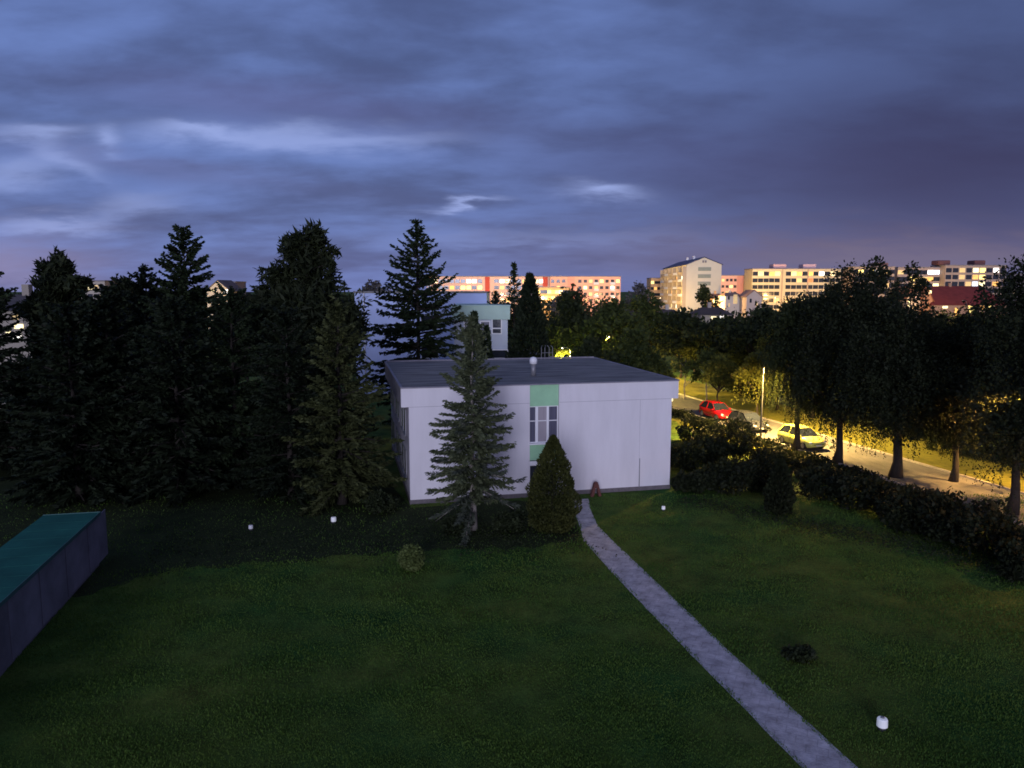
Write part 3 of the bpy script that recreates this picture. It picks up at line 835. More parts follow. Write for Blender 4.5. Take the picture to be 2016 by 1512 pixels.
wn, fx, ww = window(zt0, zt1, ((0, 0, .03), (.21, 0, .16), (.60, 0, .14)))
x = MB(); x.box(fx + .02, fx + ww - .02, RC + .10, RC + .13, (zt0 * .42 + zt1 * .58), (zt0 * .42 + zt1 * .58) + .05)
x.build('glazing_bar', M['white'], wn)
boxpart('pane', M['sash'], wn, fx + .03, fx + ww * .21, RC + .12, RC + .125, zt0 + .05, zt1 - .05)
boxpart('pane', M['curtain'], wn, fx + ww * .21 + .16, fx + ww * .60, RC + .12, RC + .125, zt0 + .05, zt1 - .05)
boxpart('pane', M['sash'], wn, fx + ww * .60 + .14, fx + ww - .05, RC + .12, RC + .125, zt0 + .05, zt1 - .05)
boxpart('sill', M['white'], wn, wx0 - .03, wx1 + .03, -.08, RC + .04, zt0 - .08, zt0 - .002)
wn2, fx, ww = window(.36, zg - .29, ((0, 0, .05), (.5, 0, .06)))
boxpart('pane', M['glass'], wn2, fx + .05, fx + ww - .05, RC + .12, RC + .125, .41, zg - .34)
# windows in the shaded left side
for k in range(3):
    for z0, z1 in ((.9, 2.6), (zb - 2.0, zb - .55)):
        y0 = 2.2 + k * 5.0
        w_ = boxpart('window', M['glass'], pav, -.02, -.004, y0, y0 + 3.2, z0, z1)
        f = MB()
        for yy in (y0 - .05, y0 + 1.57, y0 + 3.2): f.box(-.05, -.002, yy, yy + .05, z0 - .05, z1 + .05)
        f.box(-.045, -.002, y0 + .001, y0 + 1.569, z1 + .001, z1 + .05); f.box(-.045, -.002, y0 + 1.621, y0 + 3.199, z1 + .001, z1 + .05)
        f.box(-.09, -.002, y0 + .001, y0 + 1.569, z0 - .05, z0 - .001); f.box(-.09, -.002, y0 + 1.621, y0 + 3.199, z0 - .05, z0 - .001)
        f.build('frame', M['metal'], w_)
# vent, roof ladder hoops, wall conduit, corner lamp
def ploc(p):
    q = p - A; return (q.x * math.cos(yaw) + q.y * math.sin(yaw), -q.x * math.sin(yaw) + q.y * math.cos(yaw))
vx, vy = ploc(gp(1050, 741, HR))
x = MB(); x.lathe([(.16, 0), (.16, .75)], 14, (vx, vy, HR + .04)); v_ = x.build('roof_vent', M['metal'], pav, True)
x = MB(); x.lathe([(.05, .74), (.24, .76), (.25, 1.02), (.17, 1.16), (.02, 1.2)], 14, (vx, vy, HR + .04)); x.build('cap', M['white'], v_, True)
x = MB()
kx = ploc(gp(1085, 712.5, HR))[0] - .45
for q in (0, .28, .62, .9):
    x.tube([(kx + q, 14.6, HR), (kx + q, 14.6, HR + 1.0), (kx + q + (.1 if q < .4 else -.1), 14.8, HR + 1.15)], .024, 6)
x.tube([(kx, 14.6, HR + .6), (kx + .9, 14.6, HR + .6)], .02, 6)
x.build('roof_ladder', M['metal'], pav)
x = MB(); x.tube([(lx(1260), -.03, .2), (lx(1260), -.03, lz(1260, 902))], .022, 8); x.build('conduit', M['metal'], pav, True)
x = MB(); x.box(.02, wx0 - .02, -.004, -.001, zb - .012, zb + .012); x.box(wx1 + .02, W - .02, -.004, -.001, zb - .012, zb + .012)
x.build('joint', M['render_side'], pav)
for jx in (lx(1259),):
    boxpart('joint', M['render_side'], pav, jx - .009, jx + .009, -.004, -.001, .27, zb - .02)
x = MB(); x.lathe([(.03, 0), (.09, .03), (.10, .16), (.04, .2)], 10, (W + .16, .4, zb - .24)); x.build('wall_lamp', LW['cream'], pav, True)

# small red brown a-shaped stand against the wall
p = gp(1172, 975)
st = empty('display_stand', p + Vector((0, -.22, 0)), yaw, 'small red brown a-shaped stand at the foot of the white wall', 'stand')
x = MB(); x.prism([(-.42, 0), (-.20, 0), (-.06, .66), (.06, .66), (.20, 0), (.42, 0), (.16, .98), (-.16, .98)], -.16, .16); x.build('legs', M['terracotta'], st, bevel=.012); st.scale = (.78, .78, .78)
x = MB(); x.lathe([(.05, .97), (.17, 1.0), (.17, 1.07), (.04, 1.12)], 12); x.build('cap', M['terracotta'], st, True)

# ------------------------------------------------------------------ building behind the pavilion
Yb = 88
pL, pR_ = at(698, 577, Yb), at(958, 577, Yb)
bb = empty('annex_building', (pL.x, Yb, 0), 0, 'pale blue three storey building with a green trimmed front behind the pavilion', 'building')
bw = pR_.x - pL.x; bh = pL.z
M['bluewall'] = mat('pale blue render', (.50, .60, .86), .85, .06, .5)
M['greentrim'] = mat('pale green trim', (.44, .60, .50), .7, .06, 1)
boxpart('wall', M['bluewall'], bb, 0, bw, 0, 12, 0, bh)
boxpart('roof', M['bitumen'], bb, -.1, bw + .1, -.1, 12.1, bh + .003, bh + .2)
x = MB(); x.tube([(at(717, 600, Yb).x - pL.x, -.10, 1), (at(717, 600, Yb).x - pL.x, -.10, bh)], .07, 8); x.build('downpipe', M['white'], bb, True)
for z0 in (4.2, 7.6):
    for k in (7.6, 11.4):
        w_ = boxpart('window', M['glass'], bb, k, k + 1.9, -.03, -.003, z0, z0 + 1.5)
        f = MB(); f.box(k - .06, k - .001, -.06, -.003, z0 - .06, z0 + 1.56); f.box(k + 1.901, k + 1.96, -.06, -.003, z0 - .06, z0 + 1.56); f.box(k, k + 1.9, -.06, -.003, z0 + 1.501, z0 + 1.56); f.box(k, k + 1.9, -.06, -.003, z0 - .06, z0 - .001)
        f.build('frame', M['white'], w_)
Yw = 79
q0, q1 = at(893, 603, Yw), at(1004, 603, Yw)
wx, ww_ = q0.x - pL.x, q1.x - q0.x
wy0, wy1 = Yw - Yb, -.01
wz1 = q0.z; zf = at(950, 629, Yw).z; zlow = at(950, 684, Yw).z
M['palewall'] = mat('pale grey blue render', (.55, .60, .66), .85, .06, .6)
boxpart('wing_wall', M['palewall'], bb, wx, wx + ww_ - .25, wy0 + .25, wy1, 0, zf - .003)
boxpart('green_fascia', M['greentrim'], bb, wx - .2, wx + ww_, wy0, wy1, zf, wz1)
x = MB(); x.box(wx - .25, wx + ww_ + .05, wy0 - .05, wy1, wz1 + .003, wz1 + .12); x.build('wing_roof', M['greentrim'], bb)
def wpx(a, b_, y0, y1, m, name='window'):
    z1, z0 = at(a, y0, Yw).z, at(a, y1, Yw).z; X0, X1 = at(a, y0, Yw).x - pL.x, at(b_, y0, Yw).x - pL.x
    w_ = boxpart(name, m, bb, X0, X1, wy0 + .20, wy0 + .247, z0, z1)
    f = MB()
    f.box(X0 - .12, X0 - .001, wy0 + .12, wy0 + .247, z0 - .12, z1 + .12); f.box(X1 + .001, X1 + .12, wy0 + .12, wy0 + .247, z0 - .12, z1 + .12)
    f.box(X0, X1, wy0 + .12, wy0 + .247, z1 + .001, z1 + .12); f.box(X0, X1, wy0 + .12, wy0 + .247, z0 - .12, z0 - .001)
    f.box(X0, X1, wy0 + .15, wy0 + .199, z0 + (z1 - z0) * .26, z0 + (z1 - z0) * .33)
    f.build('frame', M['white'], w_); return w_
wpx(947, 963, 634, 660, M['sash']); wpx(970, 986, 624, 656, M['glass'])
wpx(915, 938, 634, 660, M['glass']); wpx(968, 998, 690, 712, M['glass'], 'doorway')

# ------------------------------------------------------------------ far apartment blocks
def wallmat(name, c): return mat(name, c, .9, .08, .12)
def block(name, label, d, px0, px1, ytop, wallc, floors, cols, lit, thick=12, group=None, rowh=2.9, stripes=(), roofboxes=(), winw=1.5, winh=1.35, yaw=0, balc=(), darkbox=False, cat='apartment block', winm=None):
    a, c = at(px0, ytop, d), at(px1, ytop, d)
    w, h = c.x - a.x, a.z
    o = empty(name, (a.x, d, 0), yaw, label, cat, group)
    wm = wallmat(name + ' wall', wallc)
    boxpart('wall', wm, o, 0, w, 0, thick, 0, h)
    boxpart('roof', M['fascia'], o, -.15, w + .15, -.15, thick + .15, h + .003, h + .35)
    for f0, f1, cc in stripes:
        boxpart('facade_panel', wallmat('panel', cc), o, w * f0, w * f1, -.12, -.003, 0, h - .02)
    for f0, f1, hh, cc in roofboxes:
        boxpart('roof_housing', wallmat('housing', cc), o, w * f0, w * f1, 2, 8, h + .36, h + .36 + hh, bevel=.4)
    used = {}
    cw = w / cols
    for px, py, kind in lit:
        p = at(px, py, d); ci = int((p.x - a.x) / cw); fi = int((h - .5 - p.z) / rowh)
        if 0 <= ci < cols and 0 <= fi < floors: used[(ci, fi)] = kind
    meshes = {}
    rg = random.Random(hash(label) % 999 if False else int(d + px0))
    for fi in range(floors):
        zc = h - .5 - (fi + .5) * rowh
        if zc < 1: continue
        for ci in range(cols):
            xc = (ci + .5) * cw
            if any(f0 - .012 < xc / w < f1 + .012 for f0, f1, _ in stripes): continue
            k = used.get((ci, fi))
            big = k is not None
            key = k or ('dark' if rg.random() > .12 else 'dim')
            if key not in meshes:
                f = MB(); W2 = winw * (1.0); 
                f.box(-W2 / 2, W2 / 2, -.08, -.004, -winh / 2, winh / 2)
                ob = f.build('window', LW[key] if key in LW else (winm or M['glass']), o)
                meshes[key] = ob
            else:
                ob = meshes[key].copy(); put(ob, o)
            ob.location = (xc, 0, zc)
    for ci, fi in balc:
        zc = h - .5 - (fi + 1) * rowh; xc = (ci + .5) * cw
        f = MB(); f.box(xc - cw * .46, xc + cw * .46, -1.2, -.09, zc - .1, zc + .05); f.box(xc - cw * .46, xc + cw * .46, -1.22, -1.12, zc + .051, zc + 1.0)
        f.box(xc - cw * .46, xc - cw * .46 + .08, -1.119, -.09, zc + .051, zc + 1.0); f.box(xc + cw * .46 - .08, xc + cw * .46, -1.119, -.09, zc + .051, zc + 1.0)
        f.build('balcony', M['palewall'], o)
    return o
FG = 'apartment blocks on the skyline'
salmon, red_, beige, yel, pale = (.62, .36, .28), (.42, .07, .05), (.58, .46, .38), (.56, .48, .30), (.60, .56, .46)
block('apartment_block', 'long beige block with red stairwell stripes, right of the open spruce', 350, 840, 1082, 545, (.60, .42, .36), 5, 22,
      [(860, 556, 'cream'), (855, 567, 'cream'), (924, 553, 'white'), (937, 553, 'white'), (969, 553, 'white'), (984, 553, 'white'), (996, 553, 'cream'), (1051, 553, 'cream'), (1064, 553, 'white'),
       (915, 565, 'yellow'), (928, 565, 'yellow'), (940, 567, 'yellow'), (951, 567, 'yellow'), (962, 567, 'cream'), (890, 566, 'orange'), (1040, 567, 'yellow'), (1030, 566, 'cream')], group=FG,
      stripes=((.475, .513, red_), (.945, .985, red_)), winw=2.0, winh=1.6)
block('apartment_block', 'salmon block with white balconies, right end of the red striped row', 348, 1083, 1222, 545, salmon, 5, 13,
      [(1180, 552, 'yellow'), (1213, 552, 'yellow'), (1202, 570, 'white'), (1156, 570, 'cream'), (1126, 566, 'dim'), (1104, 566, 'yellow'), (1115, 578, 'orange')], group=FG, stripes=((.25, .35, (.66, .30, .24)),), balc=[(i, j) for i in (8, 11) for j in (0, 1, 2)])
block('low_apartment_house', 'low yellow lit house with a purple roof in front of the salmon block', 300, 1056, 1122, 566, (.62, .42, .20), 3, 9,
      [(1063, 573, 'yellow'), (1078, 573, 'yellow'), (1086, 573, 'orange'), (1094, 573, 'yellow'), (1106, 573, 'cream'), (1080, 585, 'orange'), (1071, 585, 'yellow'), (1090, 587, 'yellow')], thick=10, rowh=2.4, cat='apartment house')
block('apartment_block', 'pink block with small windows, just right of the pale gable', 352, 1412, 1484, 543, salmon, 6, 9, [(1436, 558, 'yellow'), (1436, 560, 'yellow')], group=FG, stripes=((.55, .72, (.52, .24, .18)),), winw=1.2, winh=1.2)
block('apartment_block', 'long yellow block with two pink roof housings', 338, 1482, 1656, 530, yel, 6, 16,
      [(1497, 536, 'yellow'), (1515, 535, 'orange'), (1531, 536, 'yellow'), (1561, 535, 'yellow'), (1579, 535, 'orange'), (1592, 547, 'red'), (1594, 535, 'orange'), (1620, 535, 'white'), (1642, 533, 'cream')], group=FG,
      stripes=((.33, .345, (.40, .30, .2)), (.62, .635, (.40, .30, .2))), roofboxes=((.25, .40, 2.0, (.55, .36, .36)), (.59, .74, 2.0, (.50, .36, .40))), winw=2.2, winh=1.7)
block('apartment_block', 'dim grey block between the tallest birch and the wide birch', 330, 1680, 1762, 526, (.34, .27, .22), 6, 8,
      [(1698, 532, 'yellow'), (1713, 532, 'yellow'), (1727, 533, 'white'), (1742, 534, 'dim')], group=FG, roofboxes=((.6, .9, 1.6, (.22, .12, .10)),), winw=2.2, winh=1.8)
block('apartment_block', 'grey block with white and yellow lit windows, left of the dark roof housings', 334, 1768, 1862, 527, (.36, .28, .23), 6, 8,
      [(1768, 536, 'dim'), (1797, 545, 'yellow'), (1830, 531, 'white'), (1845, 532, 'cool'), (1830, 544, 'orange'), (1843, 556, 'cream')], group=FG, winw=2.6, winh=1.8)
block('apartment_block', 'brownish block under two dark roof housings, with a stack of lit windows', 330, 1862, 1982, 523, (.36, .28, .22), 7, 9,
      [(1920, 531, 'cream'), (1932, 531, 'yellow'), (1918, 544, 'orange'), (1933, 544, 'yellow'), (1918, 556, 'cool'), (1933, 556, 'cream'), (1935, 567, 'cream'), (1961, 530, 'white'), (1962, 555, 'orange')], group=FG,
      roofboxes=((-.08, .12, 2.0, (.13, .06, .06)), (.52, .70, 2.0, (.13, .06, .06))), winw=2.4, winh=1.9)
block('apartment_block', 'farthest right dim block with one lit window by the photo edge', 345, 1992, 2080, 540, (.22, .19, .19), 5, 7, [(2008, 555, 'cream')], group=FG)

# gabled apartment house: gable towards the camera, long balcony side running back
D0 = 300
e0, e1, rg_ = at(1352, 521, D0), at(1420, 521, D0), at(1387, 507, D0)
gw = e1.x - e0.x; eh = e0.z; rh = rg_.z
gb = empty('gabled_apartment_house', (e0.x, D0, 0), R(-3.0), 'tall pale gabled apartment house with a dark blue roof and lit balconies', 'apartment house')
cream = wallmat('cream wall', (.60, .57, .43)); GL = 62
x = MB(); x.prism([(0, 0), (gw, 0), (gw, eh), (gw / 2, rh), (0, eh)], 0, GL); x.build('wall', cream, gb)
x = MB()
sl = (rh - eh) / (gw / 2)
x.prism([(-.5, eh - .5 * sl + .02), (gw / 2, rh + .02), (gw / 2, rh + .34), (-.5, eh - .5 * sl + .34)], -.3, GL + .3)
x.prism([(gw / 2 + .002, rh + .02), (gw + .5, eh - .5 * sl + .02), (gw + .5, eh - .5 * sl + .34), (gw / 2 + .002, rh + .34)], -.3, GL + .3)
rf = x.build('roof', mat('blue roof', (.05, .06, .12), .6, .2, .5), gb)
for k in (.35, .6):
    ch = MB(); ch.box(gw * .5 - .4, gw * .5 + .4, GL * k, GL * k + 1, rh + .2, rh + 1.5); ch.build('chimney', M['palewall'], rf)
slot = mat('loggia glass', (.22, .25, .18), .4, .1, 1)
for y0 in (526, 540, 554.5, 569):
    z1, z0 = at(1387, y0, D0).z, at(1387, y0 + 7.4, D0).z
    boxpart('window', slot, gb, gw * .33, gw * .70, -.10, -.004, z0, z1)
zz = at(1387, 515, D0).z
for k in (.47, .54): boxpart('attic_vent', M['fascia'], gb, gw * k - .35, gw * k + .35, -.08, -.004, zz - .45, zz + .45)
bays = 5; bl_ = GL / bays
litside = {(0, 1): 'white', (0, 2): 'dim', (1, 2): 'yellow', (1, 1): 'orange', (2, 0): 'yellow', (3, 1): 'yellow', (2, 3): 'orange', (4, 0): 'yellow', (4, 2): 'orange', (3, 3): 'yellow', (1, 3): 'dim', (0, 3): 'orange', (1, 5): 'white', (2, 5): 'cream', (4, 4): 'orange', (3, 4): 'dim', (2, 2): 'yellow'}
pier = wallmat('pier wall', (.42, .36, .26))
for i in range(bays + 1):
    boxpart('pier', pier, gb, -1.5, -.004, max(.02, i * bl_ - .6), min(GL - .02, i * bl_ + .6), 0, eh - .6)
for i in range(bays):
    for f_ in range(7):
        zc = eh - 1.0 - f_ * 2.9
        if zc < 3: continue
        y0 = i * bl_ + .62; y1 = (i + 1) * bl_ - .62
        boxpart('balcony', M['palewall'] if (i + f_) % 2 else pier, gb, -1.45, -1.30, y0, y1, zc - 2.7, zc - 1.7)
        k = litside.get((i, f_))
        boxpart('window', LW[k] if k else M['glass'], gb, -.09, -.006, y0 + .5 + (f_ % 2) * 2, y1 - 3.2 + (f_ % 2) * 2.0, zc - 1.9, zc - .4)
block('apartment_block', 'orange lit block end showing left behind the gabled apartment house', 372, 1282, 1300, 548, (.62, .40, .20), 6, 3, [(1285, 555, 'yellow'), (1291, 567, 'orange'), (1285, 580, 'orange')], group=FG)

# ------------------------------------------------------------------ houses
def house(label, d, px0, px1, yeave, yridge, wallc, roofc, wins, thick=9, gable_front=False, name='house', yaw=0):
    a, c = at(px0, yeave, d), at(px1, yeave, d); w = c.x - a.x; eh = a.z; rh = at((px0 + px1) / 2, yridge, d).z
    o = empty(name, (a.x, d, 0), yaw, label, 'house')
    wm = wallmat('house wall', wallc); rm = mat('house roof', roofc, .8, .2, .6)
    x = MB(); y = MB()
    if gable_front:
        x.prism([(0, 0), (w, 0), (w, eh), (w / 2, rh), (0, eh)], 0, thick)
        sl = (rh - eh) / (w / 2)
        y.prism([(-.4, eh - .4 * sl + .02), (w / 2, rh + .02), (w / 2, rh + .3), (-.4, eh - .4 * sl + .3)], -.3, thick + .3)
        y.prism([(w / 2 + .002, rh + .02), (w + .4, eh - .4 * sl + .02), (w + .4, eh - .4 * sl + .3), (w / 2 + .002, rh + .3)], -.3, thick + .3)
    else:
        x.box(0, w, 0, thick, 0, eh)
        k = min(w * .18, thick * .5)
        t0, t1 = (k, thick / 2, rh), (w - k, thick / 2, rh)
        E = [(-.4, -.4, eh + .003), (w + .4, -.4, eh + .003), (w + .4, thick + .4, eh + .003), (-.4, thick + .4, eh + .003)]
        y.poly([E[0], E[1], t1, t0]); y.poly([E[1], E[2], t1]); y.poly([E[2], E[3], t0, t1]); y.poly([E[3], E[0], t0]); y.poly(E[::-1])
    x.build('wall', wm, o); r_ = y.build('roof', rm, o)
    if not gable_front:
        ch = MB(); ch.box(w * .4, w * .4 + .7, thick * .5 - .35, thick * .5 + .35, rh - .4, rh + 1.0); ch.build('chimney', wm, r_)
    for p0, p1, y0, y1, kind in wins:
        X0, X1 = at(p0, y0, d).x - a.x, at(p1, y0, d).x - a.x; z1, z0 = at(p0, y0, d).z, at(p0, y1, d).z
        w_ = boxpart('window', LW[kind] if kind in LW else M['glass'], o, X0, X1, -.06, -.004, z0, z1)
    return o
house('house with a large red roof and lit windows on the right skyline', 235, 1834, 1985, 601, 563, (.30, .20, .14), (.15, .028, .024),
      [(1856, 866 + 1000, 602.5, 607, 'cream'), (1906, 1922, 602, 616, 'yellow'), (1928, 1938, 602, 610, 'orange'), (1944, 1952, 602, 607, 'yellow'), (1880, 1886, 606, 622, 'orange')], 16)
house('cream lit house left of the large red roof', 225, 1786, 1812, 586, 566, (.62, .50, .36), (.40, .16, .07), [(1788, 1793, 590, 606, 'cream'), (1797, 1808, 600, 610, 'dim')], 9, True)
house('orange lit house between the cream lit house and the large red roof', 236, 1812, 1836, 590, 567, (.5, .25, .12), (.34, .14, .06), [(1829, 1834, 572, 578, 'cream')], 8, True)
house('narrow white house under the pink block', 270, 1428, 1462, 583, 576, (.66, .56, .44), (.25, .16, .12), [(1433, 1437, 583, 590, 'dark'), (1444, 1452, 580, 598, 'dim'), (1434, 1437, 597, 604, 'dim')], 9)
house('lit shop front with a dark red column below the pale gable', 285, 1402, 1427, 588, 578, (.55, .36, .18), (.2, .12, .1), [(1404, 1417, 582 + 7, 596, 'cream'), (1420, 1426, 590, 602, 'orange')], 9)
house('cream house standing free right of the narrow white house', 262, 1470, 1500, 584, 572, (.60, .48, .38), (.28, .18, .14), [(1476, 1480, 588, 596, 'dark'), (1488, 1492, 596, 603, 'dim')], 9, True)
house('hidden villa with bright lit windows among the dark trees', 150, 1380, 1440, 620, 606, (.40, .34, .28), (.08, .06, .05), [(1400, 1412, 623, 634, 'cream'), (1417, 1431, 622, 633, 'white'), (1398, 1408, 638, 648, 'dim')], 9)
house('pale villa glimpsed among the trees below the gabled house', 158, 1302, 1342, 624, 610, (.42, .40, .36), (.08, .06, .05), [(1311, 1318, 628, 640, 'dim'), (1324, 1331, 627, 641, 'cream')], 9)
house('lit cream gable on the left skyline beside the tallest spruce', 210, 407, 452, 572, 553, (.70, .62, .42), (.10, .09, .10), [(415, 421, 569, 574, 'cream'), (440, 448, 570, 578, 'white')], 10, True)
block('grey_house', 'plain grey block next to the lit gable on the left skyline', 225, 438, 463, 556, (.22, .20, .22), 3, 3, [], thick=9, cat='house')
block('grey_house', 'small cream walled house with a lit window in a gap of the left trees', 230, 158, 206, 554, (.40, .36, .30), 3, 4, [(174, 562, 'cream'), (186, 562, 'dim')], thick=9, cat='house', rowh=2.6)
house('dark house with glowing windows behind the left edge spruce', 74, -40, 56, 612, 580, (.30, .27, .22), (.07, .06, .06), [(24, 36, 620, 630, 'dim'), (28, 46, 638, 647, 'cream'), (24, 42, 655, 667, 'white'), (12, 20, 650, 658, 'cream')], 8)

# ------------------------------------------------------------------ street lamps
def lamp_proto():
    o = empty('street_lamp', (0, 0, 0), 0, 'grey street lamp pole on the verge, lighting the pale yellow car', 'street lamp', 'street lamps')
    x = MB(); x.tube([(0, 0, -.1), (0, 0, 1.0), (0, 0, 6.0)], [.085, .08, .05], 10); x.build('pole', M['darkmetal'], o, True)
    x = MB(); x.tube([(0, 0, 5.95), (.1, 0, 6.15), (.45, 0, 6.3), (.95, 0, 6.36)], [.04, .035, .03, .028], 8); x.build('arm', M['metal'], o, True)
    x = MB(); x.prism([(.85, 6.30), (1.45, 6.32), (1.45, 6.38), (1.25, 6.44), (.9, 6.42)], -.13, .13); hd = x.build('lamp_head', M['metal'], o, bevel=.02)
    x = MB(); x.lathe([(.02, -.09), (.09, -.06), (.115, 0)], 14, (1.2, 0, 6.315)); x.build('lens', emit('lamp lens', (1, .86, .55), 14), hd, True)
    return o
LP = lamp_proto()
def lamp(loc, rz, power, colr, label, first=False, spot=True, k=1.0):
    o = LP if first else copy_tree(LP)
    o.location = loc; o.rotation_euler = (0, 0, rz); o.scale = (k, k, k)
    o['label'] = label
    ld = bpy.data.lights.new('bulb', 'SPOT' if spot else 'POINT')
    ld.energy = power; ld.color = colr; ld.shadow_soft_size = .12
    if spot: ld.spot_size = R(172); ld.spot_blend = .35
    lo = bpy.data.objects.new('bulb', ld); put(lo, o); lo.location = (1.2, 0, 6.16)
    return o
YL = (1, .62, .18)
pz = gp(1497, 866)
ang = math.atan2(rside.y, rside.x)
lamp(pz, ang, 34000, YL, 'grey street lamp pole beside the road, nearest the pale yellow car', True)
tL2 = 62
lamp(rd((at(1352, 570, 96).y - r0.y) / rdv.y, -.9), ang, 66000, YL, 'street lamp at the far end of the lit road, beyond the red car')
lamp(rd((43 - r0.y) / rdv.y, RW + 1.3), ang + PI, 15000, (1, .52, .14), 'street lamp across the road, hidden in the black trees at the right edge')
lamp(Vector((at(1124, 570, 88).x, 88, 0)), R(200), 48000, (1, .70, .13), 'street lamp hidden in yellow lit leaves behind the pavilion roof', k=.85)
lamp(Vector((26.5, 31.5, 0)), ang + PI, 1100, (1, .46, .13), 'street lamp beyond the right edge, warming the end of the lawn')
for px, py, lab in ((1527, 659, 'street lamp far behind the birches, the pinkish dot above the road'), (1475, 628, 'street lamp far off under the yellow block, left of two'), (1527, 638, 'street lamp far off under the yellow block, right of two')):
    dd = 6.0 * F / (py - 570) * .99
    p = at(px, 570, dd); lamp(Vector((p.x - 1.2, p.y, 0)), 0, 12000, (1, .70, .3), lab)
WL = (1, .60, .24)
LL = iter(['under the beige block, nearest the open spruce', 'under the beige block, between its red stripes', 'before the low house with the purple roof', 'before the salmon block, under its plain left half', 'before the salmon block, under its balconies',
           'below the pale gable wall', 'beside the balcony side of the gabled house', 'before the pink block with small windows', 'before the left half of the long yellow block', 'before the right half of the long yellow block',
           'before the dim grey block behind the tallest birch', 'before the grey block left of the dark roof housings', 'before the brownish block under the dark roof housings', 'by the cream lit house left of the red roof', 'before the large red roofed house', 'by the lit gable on the left skyline'])
for px, d_, pw in ((900, 318, 16000), (985, 316, 16000), (1075, 285, 9000), (1150, 316, 17000), (1210, 316, 16000), (1392, 272, 9000), (1302, 296, 8000), (1450, 322, 15000), (1530, 306, 15000), (1610, 306, 13000), (1720, 300, 7500), (1815, 300, 7500), (1930, 296, 8500), (1800, 206, 4500), (1905, 214, 4000), (430, 190, 5000)):
    p = at(px, 570, d_)
    lamp(Vector((p.x, p.y, 0)), R(90), pw * 1.2 + 3500, WL, 'distant street lamp ' + next(LL), spot=False, k=1.4)

# ------------------------------------------------------------------ garden lamps
def glamp_proto():
    o = empty('garden_lamp', (0, 0, 0), 0, '', 'garden lamp', 'white garden lamps on the lawn')
    x = MB(); x.lathe([(.13, -.05), (.13, .10), (.11, .12)], 14); x.build('base', M['darkmetal'], o, True)
    x = MB(); x.lathe([(.15, .121), (.17, .14), (.165, .36), (.145, .40), (.05, .415)], 18); x.build('shade', emit('frosted shade', (.85, .92, 1), .17), o)
    x = MB(); x.lathe([(.05, .416), (.07, .425), (.06, .45), (.01, .46)], 12); x.build('finial', M['metal'], o, True)
    return o
gl = glamp_proto()
for i, (px, yb, k, lab) in enumerate(((657, 1030, .8, 'white garden lamp at the foot of the olive conifer'), (494, 1044, .65, 'dim garden lamp in the dark bed, furthest left'),
                                   (1306, 1005, .6, 'white garden lamp on the grass near the right corner of the pavilion'), (1736, 1437, .85, 'white garden lamp on the near lawn right of the path'))):
    o = gl if i == 0 else copy_tree(gl)
    o.location = gp(px, yb); o.scale = (k, k, k); o['label'] = lab
dim = emit('dim frosted shade', (.8, .8, .85), .03)
o = [q for q in bpy.data.objects if q.get('label') == 'dim garden lamp in the dark bed, furthest left'][0]
for ch in o.children:
    if ch.name.startswith('shade'):
        ch.data = ch.data.copy(); ch.data.materials[0] = dim

